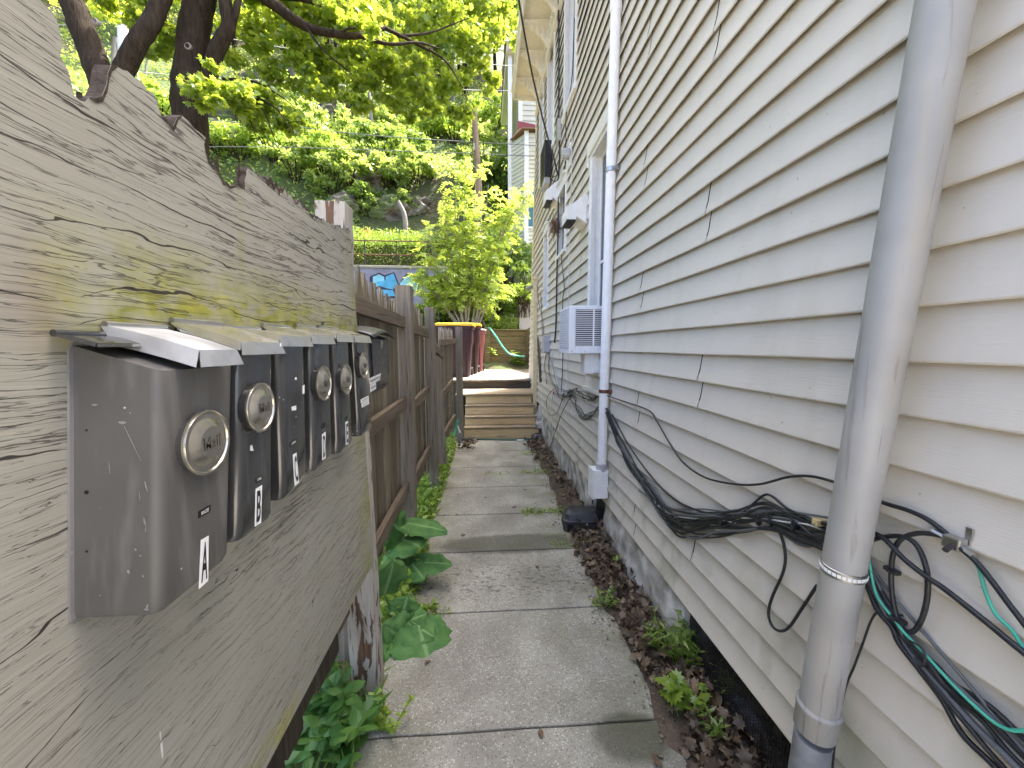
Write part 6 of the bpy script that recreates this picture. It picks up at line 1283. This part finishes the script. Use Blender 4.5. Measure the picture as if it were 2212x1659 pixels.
for a, c, d, Yt in stems:
    p0 = RY(*a, 12.2); pts = spline([p0, RY(*c, (12.2 + Yt) / 2), RY(*d, Yt)], 12); m.tube(pts, [lerp(.035, .009, i / (len(pts) - 1)) for i in range(len(pts))], 6); n = 46
    for i in range(n):
        f = .22 + .78 * (i + g.random()) / n; q = pts[min(len(pts) - 1, int(f * (len(pts) - 1)))]; an = g.uniform(0, 6.28); out = Vector((math.cos(an), math.sin(an), g.uniform(.1, .8))).normalized(); Lr = g.uniform(.38, .68)
        mid = q + out * Lr * .55; tip = q + out * Lr + Vector((0, 0, -.22 * g.random() - .1)); R_ = spline([q, mid, tip], 6); m.tube(R_, .004, 4, cap=False)
        for j in range(2, len(R_)):
            ax = (R_[j] - R_[j - 1]).normalized(); sd = ax.cross(Vector((0, 0, 1))).normalized(); nn = sd.cross(ax)
            for s in (-1, 1): P.append(R_[j]); D.append(sd * s + ax * .45); N_.append(nn); Sz.append(g.uniform(.09, .15))
        P.append(R_[-1]); D.append(ax); N_.append(nn); Sz.append(.1)
m.build('trunk', MT['pale_bark'], ta, smooth=60); leaf_cloud('crown', 'ailanthus_leaf', P, Sz, ([(0, 0, 0), (.45, 0, .03), (1, 0, -.16), (.25, .13, -.02), (.6, .115, -.06), (.25, -.13, -.02), (.6, -.115, -.06)], OVAL[1]), ta, seed=82, normals=[tuple(v) for v in N_], dirs=[tuple(v) for v in D])
# tangle of saplings and vines under it
vn = thing('vine_thicket', 'tangled leafy thicket with pale stems below the young tree', 'thicket', tuple(RY(1000, 700, 12.6))); m = MB()
for i in range(16): x = g.uniform(930, 1075); m.tube(spline([RY(x, 705, 12.5 + g.random()), RY(x + g.uniform(-20, 20), 660, 12.5), RY(x + g.uniform(-40, 40), 600, 12.6)], 5), .012, 5)
m.build('stem', MT['pale_bark'], vn); cc = np.concatenate([clumps(tuple(RY(px_, py, Yc)), r, 9, 120, g, (1, 1, .9), .4) for px_, py, Yc, r in ((960, 660, 12.8, .55), (1000, 640, 13, .6), (1045, 660, 13, .55), (1075, 640, 13.2, .45), (930, 620, 13.2, .5), (1020, 690, 12.9, .4), (975, 600, 13.4, .5), (1050, 600, 13.4, .5))]); leaf_cloud('foliage', 'lime_leaf', cc, g.uniform(.05, .12, len(cc)), OVAL, vn, .5, 83)

# forest
FT = {}
def forest_tree(k, loc, s, rz, label):
    if k not in FT:
        g = np.random.default_rng(90 + k); t = thing('forest_tree', label, 'tree', (0, 0, 0), 'trees on the wooded hillside'); hgt = (15, 17, 14)[k]; m = MB(); P = [Vector((g.uniform(-.3, .3) * i / 6, g.uniform(-.3, .3) * i / 6, hgt * i / 6 - 1)) for i in range(7)]; P = spline(P, 3); m.tube(P, [lerp((.20, .26, .15)[k], .05, i / (len(P) - 1)) for i in range(len(P))], 8)
        for i in range(8): h = hgt * (.35 + .07 * i); a = i * 2.3; m.tube([(0, 0, h - 1), (1.2 * math.cos(a), 1.2 * math.sin(a), h), (2.2 * math.cos(a), 2.2 * math.sin(a), h + .7)], [.06, .04, .015], 5)
        m.build('trunk', MT[('bark', 'bark', 'pale_bark')[k]], t, smooth=60); C_ = clumps((0, 0, hgt * .68), 3.6, 42, 62, g, (1, 1, 1.45), .30); leaf_cloud('crown', 'forest_leaf', C_, g.uniform(.24, .46, len(C_)), OVAL, t, .5, 95 + k); FT[k] = t
    else:
        src = FT[k]; t = src.copy(); COL.objects.link(t); t['label'] = label
        for ch in src.children: c = ch.copy(); COL.objects.link(c); c.parent = t
    t.location = loc; t.scale = (s, s, s); t.rotation_euler = (0, 0, rz)
rr = random.Random(17); LAB = ['dark slender forest tree standing on the upper wooded slope', 'thick dark forest tree on the upper wooded slope', 'pale-trunked slim forest tree on the wooded slope']
cnt = 0
while cnt < 105:
    y = 32 + 34 * rr.random() ** 1.2; x = rr.uniform(-1.30, .26) * y
    if y < 38 and -.62 < x / y < -.2 and rr.random() < .8: continue
    k = rr.choice((0, 0, 1, 1, 2)); forest_tree(k, (x, y, terr(x, y)), rr.uniform(.8, 1.25), rr.uniform(0, 6), LAB[k]); cnt += 1
# slim pale trunks standing on the slope
def pale_trunk(a, c, label, r, Y=None, fol=True, seed=0):
    p = hill(*c) if Y is None else RY(*c, Y); top = RY(a[0], a[1], p.y); t = thing('sapling', label, 'tree', tuple(p)); m = MB(); mid = p.lerp(top, .5) + Vector((R.uniform(-.15, .15), 0, 0)); Pt = spline([p - Vector((0, 0, .5)), mid, top], 5); m.tube(Pt, [lerp(r, r * .7, i / (len(Pt) - 1)) for i in range(len(Pt))], 8); m.build('trunk', MT['pale_bark'], t, smooth=60)
    if fol:
        g = np.random.default_rng(seed); C_ = clumps(tuple(top + Vector((0, 0, .8))), 1.3, 10, 60, g, (1, 1, 1), .4); leaf_cloud('crown', 'shrub_leaf', C_, g.uniform(.14, .28, len(C_)), OVAL, t, .5, seed)
pale_trunk((682, 40), (683, 192), 'straight grey trunk rising above the dark rock outcrop', .22, seed=1)
pale_trunk((772, 205), (784, 268), 'crooked pale sapling trunk at the forest edge, left of a pair', .12, seed=2); pale_trunk((797, 200), (800, 300), 'pale sapling trunk at the forest edge, right of a pair', .13, seed=3)
pale_trunk((930, 235), (915, 275), 'leaning pale sapling trunk left of the broken pole', .13, seed=4); pale_trunk((503, 262), (501, 312), 'short pale sapling trunk beside the hanging maple sprays', .09, fol=False)
pale_trunk((402, 0), (378, 165), 'whitish thin tree between the two dark maples', .16, seed=6); pale_trunk((325, 110), (316, 180), 'thin grey sapling on the grassy bank', .06, fol=False); pale_trunk((249, 80), (252, 170), 'slender grey tree behind the forked maple', .14, seed=8); pale_trunk((290, 30), (296, 100), 'grey mottled tree trunk in the gap of the fork', .18, seed=9)
pale_trunk((860, 435), (876, 500), 'bare pale dead trunk leaning on the rock face above the hedge', .13, 18.2, False); pale_trunk((1100, 80), (1075, 250), 'dark-crowned tree beside the neighbour house roof', .16, seed=10)

# ================================================================ POLES AND WIRES
pl = thing('utility_pole', 'utility pole coloured white for the sunlight on it behind the forked maple', 'utility pole', tuple(hill(262, 195))); YP = 16.0; a0 = RY(262, 260, YP); a1 = RY(266, 48, YP)
MB().tube([a0 - Vector((0, 0, 3)), a1], .165, 14).build('shaft', MT['white_paint'], pl, smooth=60)  # white colour stands in for sunlight on the shaft
q = MB(); q.box(a1.x - .05, a1.x + .5, YP - .1, YP - .04, a1.z - .12, a1.z - .04); q.lathe([(.05, 0), (.07, .06), (.03, .12)], (a1.x + .3, YP - .07, a1.z - .04), 'Z', 10); q.lathe([(.05, 0), (.07, .06), (.03, .12)], (a1.x + .1, YP - .07, a1.z - .04), 'Z', 10); q.build('insulator', MT['grey_plastic'], pl)
q = MB(); q.tube(spline([a1 + Vector((.05, -.17, -1.0)), a1 + Vector((.55, -.17, -1.2)), a1 + Vector((.45, -.17, -1.7)), a1 + Vector((.62, -.17, -2.6)), a1 + Vector((.3, -.17, -3.4))], 6), .012, 5); q.build('riser_cable', MT['cable_white'], pl)
p0 = RY(1024, 233, 15.6); p1 = RY(1034, 400, 15.6); o = thing('broken_pole', 'brown snapped-off timber pole above the young tree', 'pole', tuple(p1)); m = MB(); m.tube([p1 - Vector((0, 0, 4)), p1, p0], [.14, .135, .11], 10); m.build('shaft', MT['pole_wood'], o, smooth=50); MB().box(p0.x - .03, p0.x + .03, p0.y - .16, p0.y - .1, p0.z - 1.6, p0.z - 1.35).build('tag_plate', MT['steel'], o)
def wire(pts, label, r=.012, mat='cable_grey', grp=None): tag(MB().tube(spline(pts, 10), r, 5).build('power_line', MT[mat], smooth=60), label, 'power line', grp)
YW = 15.6
wire([RY(440, 317, YW), RY(620, 318, YW), RY(830, 325, YW), RY(1095, 335, YW), RY(1200, 340, YW)], 'lowest power line crossing in front of the slope shrubs', .014)
wire([RY(300, 248, YW), RY(440, 259, YW), RY(620, 272, YW), RY(810, 293, YW), RY(1095, 311, YW), RY(1200, 316, YW)], 'second lowest power line crossing the slope', .014)
wire([RY(266, 152, YP), RY(381, 162, YP), RY(560, 173, YW), RY(700, 182, YW), RY(900, 191, YW), RY(1088, 196, YW), RY(1200, 200, YW)], 'pale power line at the forest edge running right from the white pole', .012, 'cable_white')
wire([RY(266, 46, YP), RY(420, 70, YP), RY(620, 104, YW), RY(760, 118, YW), RY(900, 128, YW), RY(1100, 142, YW), RY(1200, 148, YW)], 'upper pale power line passing through the maple foliage', .012, 'cable_white')
wire([RY(266, 46, YP), RY(190, 50, YP), RY(122, 54, YP), RY(-200, 70, YP)], 'pale power line running left from the white pole top', .012, 'cable_white')
wire([p0 + Vector((.0, -.1, -.05)), RY(889, 0, 15.6) * 0 + RY(1023, 120, 15.2), RY(1022, 0, 14.8), RY(1021, -150, 14.4)], 'thin wire rising vertically from the broken pole', .008, 'cable_black')

# ================================================================ NEIGHBOUR HOUSE
def build_neighbour():
    t = thing('neighbour_house', 'pale green clapboard house with bay and red porch roof beyond the alley', 'house', (2.2, 16.5, 3.0)); Yf = 16.6
    def lap(name, p0, p1, z0, z1, step, mat='neighbour_siding'):
        p0, p1 = Vector(p0), Vector(p1); d = (p1 - p0).normalized(); nrm = Vector((d.y, -d.x, 0)); m = MB(); n = int((z1 - z0) / step) + 1
        for i in range(n):
            za = z0 + i * step; zb = min(z1, za + step)
            m.add([p0 + nrm * .028 + Vector((0, 0, za)), p1 + nrm * .028 + Vector((0, 0, za)), p1 + nrm * .004 + Vector((0, 0, zb)), p0 + nrm * .004 + Vector((0, 0, zb)), p0 + Vector((0, 0, za)), p1 + Vector((0, 0, za))], [(0, 1, 2, 3), (4, 5, 1, 0)])
        return m.build(name, MT[mat], t)
    xc = RY(1122, 400, Yf).x; xl = RY(1100, 400, 19.5).x; zb = 2.6; ze = RY(1122, 120, Yf).z
    lap('wall', (xc, Yf, 0), (6, Yf, 0), zb, ze, .2); lap('wall', (xc, 21.5, 0), (xc, Yf, 0), zb, ze, .2)
    MB().box(xc - .05, xc + .12, Yf - .05, Yf + .12, zb, ze).build('corner_trim', MT['white_paint'], t, bevel=.01)
    # eave running back along the left side
    x0 = RY(1095, 114, Yf).x
    q = MB()
    for i in range(30): q.box(x0 + .05, xc + .02, 16.4 + i * .17, 16.565 + i * .17, ze, ze + .04)
    q.build('eave', MT['soffit_paint'], t)
    q = MB(); q.box(x0 - .03, x0 + .05, 16.35, 21.5, ze - .02, ze + .32); q.box(x0 - .03, 6, 16.33, 16.39, ze + .045, ze + .34); q.build('fascia', MT['soffit_paint'], t, bevel=.01)
    q = MB(); q.prism([Vector((x0 - .08, 16.28, ze + .34)), Vector((3.4, 16.28, ze + 1.4)), Vector((6.5, 16.28, ze + .34))], (0, 5.3, 0)); q.build('roof', MT['roof_shingle'], t)
    q = MB(); q.box(x0 - .10, 2.2, 16.2, 16.32, ze + .22, ze + .38); q.build('gutter', MT['white_paint'], t, bevel=.01)
    # bay
    Yb = 15.8; zr0 = RY(1130, 283, Yb).z; bx = RY(1136, 400, Yb).x; zbay = RY(1130, 640, Yb).z
    lap('bay_wall', (bx, Yb, 0), (5, Yb, 0), zbay, zr0 - .05, .16); lap('bay_side', (RY(1105, 400, Yf).x, Yf, 0), (bx, Yb, 0), zbay, zr0 - .05, .16)
    q = MB(); q.box(bx - .07, bx + .10, Yb - .06, Yb + .05, zbay, zr0); q.build('bay_trim', MT['white_paint'], t, bevel=.01)
    q = MB(); q.box(RY(1100, 400, Yf).x - .05, RY(1100, 400, Yf).x + .12, Yf - .02, Yf + .1, zbay - .3, ze); q.build('bay_trim', MT['white_paint'], t, bevel=.01)
    xl2 = RY(1108, 283, Yf).x - .12
    q = MB(); q.prism([Vector((xl2, Yf - .05, zr0 + .02)), Vector((bx - .15, Yb - .2, zr0)), Vector((5, Yb - .2, zr0)), Vector((5, Yf - .05, zr0 + .42)), Vector((xl2 + .35, Yf - .05, zr0 + .42))], (0, 0, .04)); q.build('bay_roof', MT['roof_shingle'], t)
    q = MB(); q.prism([Vector((xl2 + .3, Yf - .12, zr0 + .10)), Vector((xl2 + .3, Yf - .12, zr0 + .75)), Vector((4, Yf - .12, zr0 + .30)), Vector((4, Yf - .12, zr0 + .06))], (0, .05, 0)); q.build('red_band', MT['roof_red'], t)
    wz0, wz1 = RY(1145, 490, Yb).z, RY(1145, 415, Yb).z; wx0 = RY(1141, 450, Yb).x
    w = MB(); w.box(wx0 - .08, 3.6, Yb - .05, Yb - .03, wz0 - .08, wz1 + .08); wo = w.build('window', MT['white_paint'], t, bevel=.01); MB().box(wx0, 3.4, Yb - .056, Yb - .05, wz0, wz1).build('shade', MT['teal_panel'], wo)
    q = MB(); q.box(wx0, 3.4, Yb - .058, Yb - .056, (wz0 + wz1) / 2 - .02, (wz0 + wz1) / 2 + .02); q.build('glazing_bar', MT['cable_grey'], wo)
    q = MB(); q.box(xc + .2, 6, Yf + .2, 22, 2.2, zb + .1); q.build('foundation', MT['wall_concrete'], t)
build_neighbour()
gb = MB(); p = RY(1134, 690, 13.3); gb.box(p.x - .2, p.x + .2, 13.3, 13.7, p.z - .5, p.z + .45); gb.box(p.x - .22, p.x + .22, 13.28, 13.72, p.z + .45, p.z + .50); tag(gb.build('utility_cabinet', MT['grey_plastic'], bevel=.02), 'weathered grey metal cabinet on the bank below the neighbour house', 'cabinet')
br = MB()
for i in range(26): p = RY(1130, 660, 13.2); a = R.uniform(-.5, .6); br.tube([p + Vector((R.uniform(-.3, .4), R.uniform(-.2, .2), -.4)), p + Vector((R.uniform(-.2, .5) + a * .5, R.uniform(-.2, .2), R.uniform(.3, 1.0)))], .012, 5)
tag(br.build('brush_pile', MT['torn_wood']), 'heap of brown cut branches below the neighbour house', 'brush pile')

# ================================================================ SKY, SUN, CAMERA
W = bpy.data.worlds.new('World'); S.world = W; W.use_nodes = True; nt = W.node_tree; bg = nt.nodes['Background']; sk = nt.nodes.new('ShaderNodeTexSky'); sk.sky_type = 'NISHITA'; sk.sun_disc = False
EL, AZ = math.radians(62), math.radians(56)          # azimuth measured from +Y towards +X
sk.sun_elevation = EL; sk.sun_rotation = AZ; sk.dust_density = 6.0; sk.ozone_density = .5; sk.air_density = .6; bg.inputs[1].default_value = .15; nt.links.new(sk.outputs[0], bg.inputs[0])
sun = bpy.data.lights.new('sun', 'SUN'); sun.energy = 2.6; sun.angle = math.radians(.5); sun.color = (1.0, .95, .86); so = bpy.data.objects.new('sun', sun); COL.objects.link(so)
d = Vector((math.sin(AZ) * math.cos(EL), math.cos(AZ) * math.cos(EL), math.sin(EL))); so.rotation_euler = d.to_track_quat('Z', 'Y').to_euler()
cam = bpy.data.cameras.new('camera'); cam.sensor_width = 36; cam.lens = FPX / 2212 * 36; cam.clip_end = 400; cam.clip_start = .02; co = bpy.data.objects.new('camera', cam); COL.objects.link(co); co.location = (0, 0, H); co.rotation_euler = (math.pi / 2 - PITCH, 0, -YAW); S.camera = co
S.view_settings.view_transform = 'Standard'; S.view_settings.look = 'None'; S.view_settings.exposure = 2.9; S.view_settings.gamma = 1
S.cycles.max_bounces = 10; S.cycles.diffuse_bounces = 6; S.cycles.transmission_bounces = 6; S.cycles.use_denoising = True
